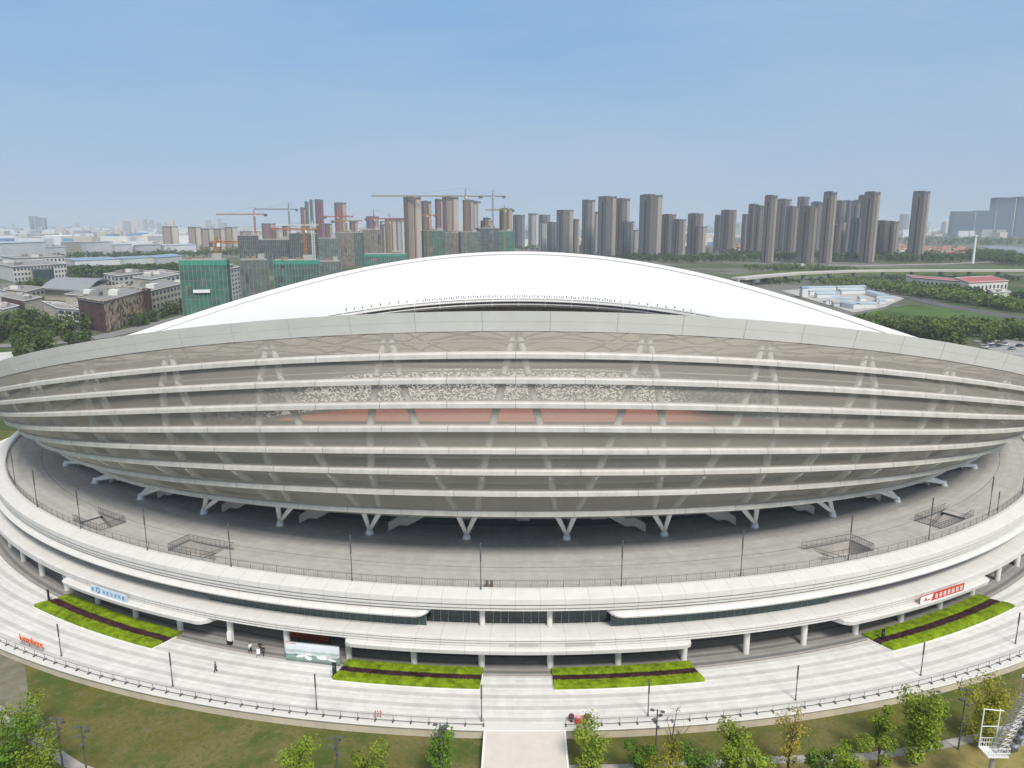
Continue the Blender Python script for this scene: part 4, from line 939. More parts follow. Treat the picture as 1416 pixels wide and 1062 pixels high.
rows_ = [
 # right hand brown cluster
 ('slate tower half hidden behind the leftmost brown tower of the right cluster', 987, 1000, 297, 347, 'slate'),
 ('leftmost brown tower of the right cluster, standing clear of the rest', 996, 1017, 290, 350, 'brown'),
 ('narrow grey tower at the left edge of the brown cluster', 1024, 1034, 296, 349, 'grey'),
 ('pale topped brown tower left of the first tall tan slab', 1032, 1046, 282, 355, 'brown'),
 ('brown tower tucked beside the first tall tan slab', 1041, 1055, 284, 357, 'tan'),
 ('tall tan slab tower, first of the four tallest from the left', 1053, 1071, 270, 363, 'tan'),
 ('grey brown twin topped tower behind, right of the first tall tan slab', 1072, 1092, 275, 349, 'grey'),
 ('brown tower with a sunlit strip, right of the twin topped one', 1084, 1101, 285, 354, 'brown'),
 ('tall grey tower with a ragged crown in the middle of the cluster', 1099, 1116, 272, 346, 'purple'),
 ('broad brown tower with a flat dark top in the middle of the cluster', 1103, 1128, 285, 364, 'brown'),
 ('pale grey tower just behind the second tall tan slab', 1118, 1137, 279, 352, 'grey'),
 ('tall tan slab tower, second of the four tallest from the left', 1133, 1152, 265, 364, 'tan'),
 ('brown tower behind, right of the second tall tan slab', 1151, 1166, 277, 350, 'brown'),
 ('low brown tower standing in front, right of the second tall tan slab', 1147, 1168, 306, 359, 'tan'),
 ('pinkish grey tower behind the low front tower', 1163, 1176, 277, 349, 'purple'),
 ('grey tower left of the third tall tan slab', 1174, 1186, 277, 351, 'grey'),
 ('purple grey tower rising just behind the third tall tan slab', 1182, 1195, 270, 351, 'purple'),
 ('low dark brown tower at the left foot of the third tall tan slab', 1174, 1194, 302, 360, 'slate'),
 ('tall tan slab tower, third of the four tallest from the left', 1190, 1211, 265, 363, 'tan'),
 ('low wide brown block right of the third tall tan slab', 1206, 1232, 305, 358, 'brown'),
 ('low tan block with a sunlit face beside the wide brown one', 1224, 1241, 306, 358, 'tan'),
 ('tallest tan tower, alone at the right end of the cluster', 1256, 1280, 264, 361, 'tan'),
 # middle grey cluster
 ('blue grey tower right of the last construction crane', 709, 726, 297, 343, 'slate'),
 ('white striped tower right of the blue grey one', 730, 745, 295, 343, 'white'),
 ('grey tower standing right behind the white striped tower', 744, 761, 297, 341, 'slate'),
 ('low white gridded tower above the roof crest', 746, 758, 307, 347, 'white'),
 ('small slate tower right of the white gridded one', 756, 771, 307, 348, 'slate'),
 ('wide grey tower with a beige end bay above the roof crest', 769, 793, 290, 350, 'grey'),
 ('low grey tower touching the right side of the wide grey one', 790, 801, 303, 349, 'grey'),
 ('slim dark topped grey tower, first of three tall grey towers', 804, 822, 276, 352, 'grey'),
 ('low white tower between two tall grey towers', 820, 829, 293, 348, 'white'),
 ('tall wide grey tower with a pink beige bay in the middle', 826, 852, 271, 354, 'grey'),
 ('grey tower attached to the right of the tall wide grey one', 850, 870, 274, 354, 'grey'),
 ('low slate tower in front of the pair of tall grey towers', 857, 876, 306, 356, 'slate'),
 ('short white block right of the low slate tower', 874, 884, 318, 350, 'white'),
 ('tall grey tower with a sunlit pink bay, standing alone', 883, 915, 269, 359, 'grey'),
 ('purple grey tower right of the lone tall grey tower', 914, 934, 296, 354, 'purple'),
 ('grey tower with light stripes in the mid height group', 929, 948, 303, 357, 'grey'),
 ('grey tower with a stepped crown at the back of the mid height group', 950, 972, 295, 352, 'purple'),
 ('beige ended grey tower at the right of the mid height group', 956, 976, 313, 357, 'grey'),
 # left, behind the construction site
 ('thin pink tower, leftmost of the tall row behind the cranes', 417, 425, 287, 345, 'pink'),
 ('thin grey tower second in the tall row behind the cranes', 424, 430, 279, 345, 'slate'),
 ('thin dark tower third in the tall row behind the cranes', 431, 436, 276, 345, 'slate'),
 ('maroon tower with a grey top behind the cranes', 437, 450, 276, 346, 'maroon'),
 ('pink tower under construction with a ragged top', 463, 481, 280, 346, 'pink'),
 ('pink unfinished block behind the orange crane', 361, 382, 309, 343, 'pink'),
 ('purple slab block behind the small red crane', 506, 525, 299, 343, 'purple'),
 ('beige tower left of the two tall construction towers', 532, 549, 303, 352, 'beige'),
 ('white tower left of the two tall construction towers', 547, 561, 303, 350, 'white'),
 ('tall beige and purple tower, left of the pair above the roof', 558, 584, 272, 366, 'beige'),
 ('bare brown tower with scaffolding between the tall pair', 583, 598, 278, 356, 'bare'),
 ('narrow pink tower left against the right one of the tall pair', 602, 614, 275, 354, 'pink'),
 ('tall beige and dark tower, right of the pair above the roof', 612, 635, 272, 360, 'beige'),
 ('tall bare frame tower with red netting under the long crane', 640, 656, 276, 356, 'bare'),
 ('white tower behind the bare frame tower', 653, 665, 278, 350, 'white'),
 ('grey pink low block between the two rightmost cranes', 664, 682, 305, 350, 'pink'),
 ('bare frame tower topped by a crane, right end of the site', 690, 709, 288, 357, 'bare'),
 ('unfinished brown frame rising behind the dark netted blocks, left one', 376, 387, 315, 360, 'bare'),
 ('unfinished brown frame rising behind the dark netted blocks, right one', 392, 401, 312, 360, 'bare'),
 ('bare frame tower behind the grey green netted block', 450, 461, 309, 360, 'bare'),
 ('pink block rising behind the brown grey netted block', 484, 496, 306, 352, 'pink'),
 ('bare frame tower just right of the small red crane', 526, 534, 310, 358, 'bare'),
 ('bare frame tower behind the teal netted block', 668, 679, 301, 356, 'bare'),
 # pale slabs at left
 ('pale cream apartment slab, leftmost of the far cream row', 223, 247, 313, 346, 'cream'),
 ('cream apartment slab second in the far cream row', 258, 279, 314, 345, 'cream'),
 ('long cream apartment slab in the middle of the far cream row', 276, 297, 316, 347, 'cream'),
 ('cream apartment slab with a pink bay in the far cream row', 294, 312, 316, 347, 'beige'),
 ('cream apartment slab at the right end of the far cream row', 310, 329, 314, 346, 'cream'),
 ('pale yellow apartment slab behind the dark netted buildings', 328, 360, 320, 344, 'cream')]
for i, r_ in enumerate(rows_): tower(*r_, rz=(36 if r_[1] > 700 else 28) + rnd.uniform(-3, 3), aspect=rnd.uniform(.75, .95))
# blue glass offices far right
def office(label, x0, x1, yt, yb):
    q = at((x0 + x1) / 2, yb); t = atY(x0, yt, q.y); h = t.z - GZ; w = (x1 - x0) * q.y / F_PX * .93
    root = thing('office_tower', (q.x, q.y, GZ), label, 'office tower', radians(-4))
    mb = MB(); mb.box((0, 0, h / 2), (w, w * .5, h)); mb.build('glass_wall', towermat('office_glass', (.008, .06, .125), (.004, .03, .07), .8, 4, 8, .75), root)
    mb = MB(); mb.box((0, 0, h + 1.5), (w * .96, w * .45, 3)); mb.build('roof', roofm, root)
    mb = MB(); mb.box((w * .505, 0, h / 2), (2, w * .5, h * .98)); mb.build('edge_strip', M['white'], root)
office('low blue glass office, leftmost of the far right group', 1313, 1342, 293, 327); office('low blue glass office second in the far right group', 1342, 1370, 292, 327); office('taller blue glass office third in the far right group', 1367, 1395, 274, 327); office('tallest blue glass office cut by the right edge', 1397, 1440, 273, 327)
for lb, x0, x1, yt, yb in (('small white building at the foot of the blue offices, left one', 1346, 1360, 318, 328.2), ('small white building at the foot of the blue offices, right one', 1365, 1378, 318, 328.2)):
    q = at((x0 + x1) / 2, yb); h = atY(x0, yt, q.y).z - GZ; w = (x1 - x0) * q.y / F_PX; root = thing('white_building', (q.x, q.y - 40, GZ), lb, 'building'); MB().box((0, 0, h / 2), (w, 60, h)).build('wall', TM['white'], root); MB().box((0, 0, h + 1), (w * 1.03, 62, 2)).build('roof', light, root)
# netted buildings on the construction site
def netmat(name, c, c2):
    m, n, l, b = nodes(name); tc = n.new('ShaderNodeTexCoord'); s = n.new('ShaderNodeSeparateXYZ'); l.new(tc.outputs['Object'], s.inputs[0])
    u = math_n(n, l, 'ADD', s.outputs[0], s.outputs[1])
    a = math_n(n, l, 'LESS_THAN', math_n(n, l, 'FRACT', math_n(n, l, 'DIVIDE', s.outputs[2], 3.2)), .14); v = math_n(n, l, 'LESS_THAN', math_n(n, l, 'FRACT', math_n(n, l, 'DIVIDE', u, 3.7)), .16)
    nz = n.new('ShaderNodeTexNoise'); nz.inputs['Scale'].default_value = .16; nz.inputs['Detail'].default_value = 6; l.new(tc.outputs['Object'], nz.inputs[0])
    rp = n.new('ShaderNodeValToRGB'); rp.color_ramp.elements[0].position = .35; rp.color_ramp.elements[1].position = .65; rp.color_ramp.elements[0].color = sc(c, .7); rp.color_ramp.elements[1].color = sc(c, 1.3); l.new(nz.outputs[0], rp.inputs[0])
    col = mixc(n, l, math_n(n, l, 'MULTIPLY', math_n(n, l, 'MAXIMUM', a, v), .5), rp.outputs[0], c2 + (1,)); l.new(col, b.inputs['Base Color']); b.inputs['Roughness'].default_value = .9; return m
NM = dict(bright=netmat('bright_green_net', (.04, .15, .105), (.09, .12, .1)), green=netmat('green_net', (.05, .13, .10), (.1, .1, .09)), teal=netmat('grey_green_net', (.10, .135, .125), (.16, .14, .12)), dark=netmat('dark_net', (.055, .075, .075), (.10, .09, .09)), brown=netmat('brown_grey_net', (.19, .16, .13), (.09, .085, .08)))
def netted(label, x0, x1, yt, yb, style, rz=20, poles=True, top=None):
    q = at((x0 + x1) / 2, yb); D = q.y; h = atY(x0, yt, D).z - GZ; a = abs(radians(rz)); w = (x1 - x0) * D / F_PX / (cos(a) + .6 * sin(a)); d = w * .6
    root = thing('netted_building', (q.x, q.y + d * .5, GZ), label, 'construction', radians(rz), None); rr = random.Random(int(x0))
    mb = MB(); mb.box((0, 0, h / 2), (w, d, h)); mb.build('netting', NM[style], root)
    mb = MB(); mb.box((0, 0, h + .5), (w * .9, d * .85, 1.0)); mb.build('roof_slab', mat('slab_concrete', (.35, .34, .32)), root)
    mb = MB(); k = max(5, int(w / 2.6))
    for i in range(k + 1):
        for s_ in (-1, 1): mb.tube((-w / 2 + w * i / k, s_ * (d / 2 + .15), 0), (-w / 2 + w * i / k, s_ * (d / 2 + .15), h + rr.uniform(1, 5.5)), .15, None, 4)
    mb.tube((-w / 2, -d / 2 - .15, h + .7), (w / 2, -d / 2 - .15, h + .7), .1, None, 4); mb.build('scaffold_poles', M['steel'], root)
    if top:
        mb = MB(); mb.box((0, 0, h - 1.3), (w * 1.012, d * 1.02, 3.4)); mb.build('top_net', top, root)
    mb = MB(); nf = max(3, int(h / 6.2))
    for i in range(1, nf): mb.box((0, 0, h * i / nf), (w * 1.012, d * 1.014, .35))
    mb.build('floor_edges', mat('floor_edge', (.20, .19, .17), .9), root)
    for i in range(4):
        mb = MB(); mb.box((rr.uniform(-.4, .4) * w, -d / 2 - .12, rr.uniform(.35, .95) * h), (w * rr.uniform(.06, .16), .16, h * rr.uniform(.08, .25))); mb.build('loose_net', rr.choice((NM['teal'], NM['brown'], NM['green'], NM['dark'])), root)
    mb = MB(); mb.box((w * .28, d * .1, h + 2.6), (w * .22, d * .4, 4.2)); mb.build('lift_core', mat('slab_concrete', (.35, .34, .32)), root)
    mb = MB()
    for i in range(3): mb.box((rr.uniform(-.35, .35) * w, rr.uniform(-.3, .3) * d, h + 1.8), (w * .12, d * .15, 2.2))
    mb.build('formwork', mat('formwork_wood', (.26, .19, .12), .9), root)
    return root
btop = mat('fresh_green_net', (.045, .26, .175), .8, .15, .2)
g1 = netted('bright green netted building with a white banner, nearest at left', 248, 316, 361, 440, 'bright', 14, top=btop)
mb = MB(); mb.box((-2, -10.6, 19), (11, .2, 2.2)); bn = mb.build('banner', M['whitepaint'], g1)
for a_ in (('grey green netted building with a bare concrete corner, right of the bright green one', 330, 373, 360, 428, 'teal'), ('green netted building with a fresh green top, in front of the dark ones', 372, 441, 361, 412, 'green'), ('low grey green netted building partly behind the white roof', 438, 472, 362, 398, 'teal'), ('dark netted block with a teal top, leftmost of the back row', 328, 358, 326, 372, 'dark'), ('wide dark netted block behind the orange crane', 354, 402, 332, 370, 'dark'), ('dark netted block beside the white crane mast', 398, 440, 323, 370, 'dark'), ('green grey netted block right of the white crane mast', 438, 468, 330, 370, 'teal'), ('brown grey netted block in the middle of the back row', 464, 490, 322, 368, 'brown'), ('narrow green netted block in the back row', 486, 505, 322, 367, 'green'), ('brown grey netted block below the small red crane', 501, 528, 318, 367, 'brown'), ('green netted block right of the tall beige tower', 582, 616, 319, 362, 'green'), ('brown grey netted block below the right tall tower', 609, 636, 322, 361, 'brown'), ('teal netted block below the long crane', 632, 664, 321, 361, 'teal'), ('dark netted block between the two right cranes', 656, 690, 316, 360, 'dark'), ('green netted block at the right end of the site', 684, 711, 320, 359, 'bright')):
    netted(*a_, rz=rnd.uniform(14, 24), top=btop if 'fresh' in a_[0] else None)
netted('low bright green netted hall just above the white roof', 499, 562, 352, 372, 'bright', 10, top=btop)
# cranes
def crane(label, x, yb, yj, xl, xr, ya, c='orange', wt=2.0, D=None):
    q = at(x, yb) if D is None else at(x, yb); D = q.y; hj = atY(x, yj, D).z - GZ; ha = atY(x, ya, D).z - GZ; k = D / F_PX
    root = thing('tower_crane', (q.x, q.y - 6, GZ), label, 'crane', rnd.uniform(-.12, .12)); m_ = M['crane_' + c]; r = .17 + D * .00016
    def lattice(mb, p0, p1, w, step, up=Vector((0, 0, 1))):
        p0, p1 = Vector(p0), Vector(p1); d = p1 - p0; a = d.cross(up).normalized() * w / 2; b_ = d.cross(a).normalized() * w / 2; n_ = max(3, int(d.length / step)); cs = [a + b_, a - b_, -a - b_, -a + b_]
        for c_ in cs: mb.tube(p0 + c_, p1 + c_, r, None, 4)
        for i in range(n_):
            for j in range(4): mb.tube(p0 + d * (i / n_) + cs[j], p0 + d * ((i + 1) / n_) + cs[(j + 1) % 4], r * .7, None, 3)
    mb = MB(); lattice(mb, (0, 0, 0), (0, 0, hj), wt, wt * 1.2, Vector((0, 1, 0))); mb.build('mast', m_, root)
    xj, xc = ((xl - x) * k, (xr - x) * k)
    far, near = (xj, xc) if abs(xj) > abs(xc) else (xc, xj)
    mb = MB(); lattice(mb, (0, 0, hj + .8), (far, 0, hj + .8), 1.4, 2.2); mb.build('jib', m_, root)
    mb = MB(); lattice(mb, (0, 0, hj + .6), (near, 0, hj + .6), 1.3, 2.2); mb.build('counter_jib', m_, root)
    mb = MB(); mb.box((near * .88, 0, hj - 1.0), (abs(near) * .2 + 1.2, 1.6, 3.4)); mb.build('counterweight', M['darksteel'], root)
    mb = MB(); mb.tube((-.7, 0, hj + 1), (0, 0, ha), r * 1.3, r, 4); mb.tube((.7, 0, hj + 1), (0, 0, ha), r * 1.3, r, 4); mb.build('tower_peak', m_, root)
    mb = MB(); mb.path([(near * .85, 0, hj + 1.2), (0, 0, ha), (far * .7, 0, hj + 1.6)], .07 + D * .00003, 3); mb.tube((far * .75, 0, hj), (far * .75, 0, hj - (ha - hj) * .7), .06, None, 3); mb.build('tie_rope', M['darksteel'], root)
    mb = MB(); mb.box((1.6, -1.2, hj - 1.2), (1.8, 1.8, 2.4)); mb.build('cab', M['whitepaint'] if c != 'white' else m_, root)
for nm, c in (('orange', (.40, .18, .06)), ('yellow', (.32, .23, .09)), ('grey', (.22, .24, .25)), ('white', (.62, .62, .58)), ('red', (.42, .09, .08))): M['crane_' + nm] = mat('crane_' + nm, c, .6, .1, .3)
crane('near orange tower crane standing against the bright green netted building', 312, 432, 336, 342, 303, 328, 'orange', 3.2)
crane('orange tower crane with its jib to the left over the dark blocks', 358, 366, 297, 304, 376, 286)
crane('grey tower crane with its jib to the left, right of the orange one', 405, 364, 290, 360, 417, 280, 'grey')
crane('white masted tower crane in the middle of the site', 437, 376, 312, 388, 446, 304, 'white', 3)
crane('yellow tower crane above the green grey netted block', 482, 364, 306, 462, 504, 296, 'yellow')
crane('small red tower crane above the brown netted block', 520, 364, 303, 508, 562, 289, 'red')
crane('brown yellow tower crane in front of the beige tower', 541, 362, 307, 528, 561, 294, 'yellow')
crane('long armed tower crane beside the bare frame tower', 645, 366, 272, 520, 668, 260, 'yellow', 2.6)
crane('thin grey tower crane right of the long armed crane', 682, 364, 272, 658, 699, 263, 'grey')
crane('red tower crane behind the brown grey netted block', 470, 362, 300, 452, 492, 290, 'red')
crane('orange tower crane just left of the right tall tower', 592, 362, 298, 574, 606, 288, 'orange')
crane('orange tower crane over the green fresh topped building', 428, 400, 318, 384, 446, 308, 'orange')
crane('yellow tower crane at the right end of the construction site', 698, 366, 291, 672, 711, 284, 'yellow', 2.6)

# ---- school and factories at left : parallelogram blocks given by three ground corners
def block(name, label, cat, P0, P1, P2, yt, wall, wall2=None, roof=None, win=None, win2=None, rows=4, parapet=.8):
    a, b_, c_ = at(*P0), at(*P1), at(*P2); h = atY(P1[0], yt, b_.y).z - GZ
    u, v = a - b_, c_ - b_; root = thing(name, (b_.x, b_.y, GZ), label, cat); O = Vector((0, 0, 0)); up = Vector((0, 0, h))
    mb = MB(); mb.add([O, u, u + up, up], [(0, 1, 2, 3)]); mb.add([v, u + v, u + v + up, v + up], [(0, 1, 2, 3)]); mb.add([u, u + v, u + v + up, u + up], [(0, 1, 2, 3)]); mb.build('wall', wall, root)
    mb = MB(); mb.add([O, v, v + up, up], [(0, 1, 2, 3)]); mb.build('end_wall', wall2 or wall, root)
    cen = (u + v) / 2; e = 1.015
    mb = MB(); pts = [cen + (p - cen) * e for p in (O, u, u + v, v)]
    mb.add([p + up + Vector((0, 0, dz)) for dz in (0, parapet) for p in pts], [(0, 1, 5, 4), (1, 2, 6, 5), (2, 3, 7, 6), (3, 0, 4, 7), (4, 5, 6, 7), (3, 2, 1, 0)]); mb.build('roof', roof or M['grey_roof'], root)
    ru = random.Random(int(P1[0] * 7 + P1[1]))
    for i in range(0 if name in ('red_roof_hall', 'factory', 'long_shed', 'stair_tower', 'glass_entrance') else 3):
        f, g = ru.uniform(.15, .85), ru.uniform(.2, .8); sz = min(6, u.length * .14, v.length * .14); mb = MB(); mb.box(u * f + v * g + Vector((0, 0, h + parapet + sz * .25)), (sz * ru.uniform(.7, 1.8), sz, sz * .5), math.atan2(v.y, v.x)); mb.build('roof_unit', ru.choice((whw, M['concrete'], M['grey_roof'])), root)
    mb = MB(); rim_ = [p + Vector((0, 0, h + parapet + .25)) for p in pts]
    for p_, q_ in zip(rim_, rim_[1:] + rim_[:1]): mb.tube(p_, q_, .32, None, 4)
    mb.build('parapet', wall2 or wall, root)
    w0 = None
    for face, spec in ((u, win), (v, win2)):
        if not spec: continue
        nx, ny = spec[:2]; L = face.length; dr = face.normalized(); nrm = Vector((dr.y, -dr.x, 0)); 
        if nrm.dot(Vector((0, -1, 0))) < 0: nrm = -nrm
        ww, hh = L / nx * spec[2], h / ny * spec[3]; mb = MB(); mb.box((0, 0, 0), (ww, .3, hh)); w0 = None
        for i in range(nx):
            for j in range(ny):
                if w0 is None: w0 = o = mb.build('window', M['glass_far'], root)
                else: o = w0.copy(); COL.objects.link(o); o.parent = root
                o.location = dr * (L * (i + .5) / nx) + Vector((0, 0, h * (j + .55) / ny)) + nrm * .06; o.rotation_euler = (0, 0, math.atan2(dr.y, dr.x))
    return root
M['grey_roof'] = mat('grey_flat_roof', (.24, .235, .23), .9, .2, .08); M['glass_far'] = mat('far_window', (.06, .065, .07), .3, .3, .2)
brk = mat('maroon_brick', (.115, .062, .058), .85, .15, .5); crm = mat('cream_wall', (.52, .47, .38), .8, .1, .2); whw = mat('white_wall', (.62, .61, .57), .8, .08, .1); shed = mat('white_shed', (.64, .65, .65), .6, .08, .02); blu = mat('pale_blue_roof', (.34, .42, .48), .5, .1, .05); brr = mat('bright_blue_roof', (.17, .28, .42), .5, .1, .05)
m, n, l, b = nodes('patterned_facade'); tc = n.new('ShaderNodeTexCoord'); vo = n.new('ShaderNodeTexVoronoi'); vo.inputs['Scale'].default_value = .42; l.new(tc.outputs['Object'], vo.inputs[0]); sp = n.new('ShaderNodeSeparateColor'); l.new(vo.outputs['Color'], sp.inputs[0])
rp = n.new('ShaderNodeValToRGB'); rp.color_ramp.interpolation = 'CONSTANT'; e = rp.color_ramp.elements; e[0].color = (.13, .075, .055, 1); e[1].position = .3; e[1].color = (.5, .39, .26, 1); q = e.new(.7); q.color = (.36, .25, .17, 1); l.new(sp.outputs[0], rp.inputs[0]); l.new(rp.outputs[0], b.inputs['Base Color']); patt = m
block('school_block', 'large maroon brick school block with a patterned tan end wall', 'school', (112, 452), (148, 460), (206, 438), 420, brk, patt, win=(3, 4, .28, .35), parapet=1.2)
block('stair_tower', 'narrow maroon stair tower between the patterned wall and the white school wing', 'school', (200, 439), (207, 440.5), (212, 438.5), 403, brk)
block('school_wing', 'white school wing with a grid of dark windows, right of the maroon block', 'school', (184, 428), (212, 437), (256, 423), 404, whw, crm, win2=(9, 4, .55, .5))
block('school_wing', 'low cream school wing with open white frames left of the maroon block', 'school', (62, 438), (82, 449), (113, 452), 428, crm, whw, win2=(3, 3, .75, .6))
block('school_wing', 'brown brick school wing with a pitched grey roof at the left edge', 'school', (4, 428), (36, 436), (60, 430), 418, brk, crm)
block('school_wing', 'cream school wing behind the brown one at left, with a lean to roof', 'school', (10, 420), (40, 424), (63, 417), 405, crm, crm, win2=(4, 2, .5, .5))
block('school_wing', 'white windowed school block behind the sports hall', 'school', (146, 400), (166, 404), (212, 396), 383, whw, whw, win=(4, 3, .5, .5), win2=(7, 3, .55, .5))
block('school_wing', 'cream school block with a grey roof behind the white wing', 'school', (186, 408), (212, 412), (250, 402), 388, crm, whw, win2=(6, 3, .5, .5))
block('school_wing', 'low cream link building between the sports hall and maroon block', 'school', (92, 426), (132, 430), (180, 415), 412, crm, crm)
for a_ in (('low cream school building with a grey roof, left of the brown wing', (-14, 436), (6, 442), (28, 436), 430, crm, whw, 4, 1), ('white three storey school block behind the brown wing at left', (-6, 416), (10, 420), (34, 416), 404, whw, whw, 6, 2), ('narrow cream school block between the hall and the white wing', (150, 412), (164, 416), (186, 410), 402, crm, whw, 5, 2), ('long cream school block behind, under the tree belt', (196, 396), (214, 399), (250, 393), 382, crm, crm, 8, 3), ('small white school annex beside the low link building', (100, 436), (118, 440), (136, 434), 428, whw, crm, 4, 1), ('white school block half behind the bright green netting', (240, 412), (252, 416), (268, 411), 396, whw, whw, 4, 3), ('white apartment block right of the bright green netted building', (308, 412), (318, 417), (334, 411), 374, whw, whw, 4, 7)):
    block('school_wing', a_[0], 'school', a_[1], a_[2], a_[3], a_[4], a_[5], a_[6], win2=(a_[7], a_[8], .5, .5))
# sports hall with curved roof
a, b_, c_ = at(62, 414), at(122, 418), at(150, 402); root = thing('sports_hall', (b_.x, b_.y, GZ), 'grey curved roof sports hall on cream walls behind the school', 'sports hall'); u, v = a - b_, c_ - b_; h = atY(122, 403, b_.y).z - GZ
mb = MB(); mb.prism([Vector((0, 0, 0)), u * 1, u + v, v], 0, h); mb.build('wall', crm, root)
mb = MB(); mb.sweep([[u * s_ * 1.08 - u * .04 + v * t * 1.08 - v * .04 + Vector((0, 0, h - .8 + 6.5 * sin(PI * (.1 + .8 * t)))) for t in seq(0, 1, 10)] + [u * s_ * 1.08 - u * .04 + v * t * 1.08 - v * .04 + Vector((0, 0, h - 2.0 + 6.5 * sin(PI * (.1 + .8 * t)))) for t in seq(1, 0, 10)] for s_ in seq(0, 1, 6)], closed=True, caps=True); mb.build('roof', mat('hall_roof', (.27, .27, .28), .6, .1, .1), root)
block('white_block', 'long white building with many windows at the left edge', 'building', (-12, 382), (20, 390), (94, 384), 370, whw, whw, win2=(16, 3, .5, .45))
block('white_block', 'set back upper white block above the long windowed building at left', 'building', (4, 372), (24, 376), (92, 372), 358, whw, whw, win2=(12, 2, .45, .4))
block('glass_entrance', 'dark glass entrance set in the long white building at left', 'building', (42, 386), (48, 389.4), (76, 387.4), 374, M['glass_far'], M['teal'])
for i, (lb, P0, P1, P2, yt, w) in enumerate((('large white factory shed at the left edge', (-20, 357), (4, 359), (66, 355), 337, shed), ('white factory shed right of the large one, slightly lower', (64, 357), (70, 358.5), (92, 357), 343, shed), ('beige factory building between two white sheds', (86, 352), (93, 353), (118, 351), 336, crm), ('white gabled factory right of the beige one', (114, 353), (122, 354.5), (158, 352), 336, shed), ('pale grey factory with strips beside the gabled one', (152, 351), (160, 353), (184, 351.5), 339, shed), ('white block shed near the middle of the factory row', (186, 351), (192, 352.5), (224, 350), 340, shed), ('long pale shed below the cream apartment slabs', (220, 349), (228, 350.5), (272, 348.5), 340, shed))):
    block('factory', lb, 'factory', P0, P1, P2, yt, w, w, M['grey_roof'] if i % 2 else blu)
for i, (lb, P0, P1, P2, yt) in enumerate((('long blue roofed shed beyond the trees, left one', (92, 366), (104, 369), (166, 366), 361), ('long blue roofed shed beyond the trees, middle one', (160, 365), (172, 367), (216, 364), 358.5), ('long blue roofed shed beyond the trees, right one', (208, 363), (218, 366), (252, 362.5), 357))):
    block('long_shed', lb, 'shed', P0, P1, P2, yt, shed, shed, brr)
# red roofed complex, camp huts, villas, viaduct, pylon at right
block('red_roof_hall', 'long white building with a bright red roof, left wing', 'building', (1252, 392), (1262, 396), (1350, 404), 385, whw, whw, mat('red_roof', (.36, .10, .10), .7, .1, .05), win2=(14, 1, .35, .35))
block('red_roof_hall', 'white building with a red roof and arches, right wing', 'building', (1320, 399), (1338, 407), (1392, 404), 392, whw, whw, mat('red_roof_two', (.38, .11, .105), .7, .1, .05), win2=(10, 1, .4, .4))
block('white_block', 'small grey white building by the trees right of the red roofed hall', 'building', (1366, 412), (1372, 417), (1396, 416), 406, whw, whw, light)
rr0 = random.Random(21)
def hut(label, x0, y0, x1, y1, w=7, h=3.4, roof=None):
    a, c_ = at(x0, y0), at(x1, y1); d = c_ - a; L = d.length; root = thing('site_hut', (a.x, a.y, GZ), label, 'hut', math.atan2(d.y, d.x), 'huts of the workers camp')
    mb = MB(); mb.box((L / 2, w / 2, h / 2), (L, w, h)); mb.build('wall', shed, root)
    mb = MB(); mb.sweep([[(x_, -.4, h), (x_, w / 2, h + 1.3), (x_, w + .4, h), (x_, w / 2, h + .9)] for x_ in (-.4, L + .4)], closed=True, caps=True); mb.build('roof', roof or blu, root)
for a_ in (('long blue roofed camp hut at the back, left of two', 1112, 403, 1156, 402), ('long blue roofed camp hut at the back, right of two', 1158, 402, 1198, 401), ('second row blue roofed camp hut, left of two', 1120, 408, 1155, 407), ('second row blue roofed camp hut, right of two', 1164, 407, 1196, 406), ('slanting blue roofed camp hut along the right side', 1196, 407, 1224, 415), ('third row camp hut in the middle of the yard', 1130, 412, 1154, 412), ('grey roofed camp hut among parked vehicles', 1150, 418, 1176, 419), ('front blue roofed camp hut near the green field, left', 1158, 423, 1180, 427), ('front blue roofed camp hut near the green field, right', 1182, 426, 1212, 426), ('pale camp hut at the right tip of the yard', 1214, 417, 1236, 417)): hut(*a_)
for i in range(14): x_, y_ = rr0.uniform(1136, 1216), rr0.uniform(410, 424); hut('small pale hut or container standing among the long huts of the camp', x_, y_, x_ + rr0.uniform(4, 9), y_ + rr0.uniform(-.4, .6), 4, 2.8, rr0.choice((None, light, M['steel'])))
hut('dark blue two storey camp house at the left end of the huts', 1109, 411, 1117, 411, 7, 8, brr)
def villa(q, rz, proto=[None]):
    if proto[0] is None:
        root = thing('red_roofed_house', (0, 0, 0), 'small pale house with an orange red roof in the far estate', 'house', 0, 'houses of the red roofed estate')
        MB().box((0, 0, 4), (15, 11, 8)).build('wall', whw, root); mb = MB(); mb.sweep([[(x_, -6.4, 7.8), (x_, 0, 12), (x_, 6.4, 7.8)] for x_ in (-8.2, 8.2)], closed=True, caps=True); mb.build('roof', mat('orange_roof', (.30, .15, .11), .8, .15, .1), root); proto[0] = root; o = root
    else: o = copy_tree(proto[0])
    o.location = q; o.rotation_euler = (0, 0, rz)
rr = random.Random(5)
for i in range(34): villa(at(rr.uniform(1272, 1334), rr.uniform(346, 358)), rr.uniform(-.4, .4))
for i in range(9): villa(at(rr.uniform(1016, 1033), rr.uniform(341, 347)), rr.uniform(-.4, .4))
for i in range(6): villa(at(rr.uniform(1236, 1258), rr.uniform(342, 352)), rr.uniform(-.4, .4))
root = thing('viaduct', (0, 0, 0), 'long pale road viaduct on piers crossing the green fields at right', 'viaduct'); mb = MB(); pr = MB(); rings = []
vp = [(1020, 396), (1060, 391.5), (1110, 387), (1180, 384), (1260, 383), (1340, 383), (1420, 383), (1500, 383.5)]
vq = [at(x, y) for x, y in vp]
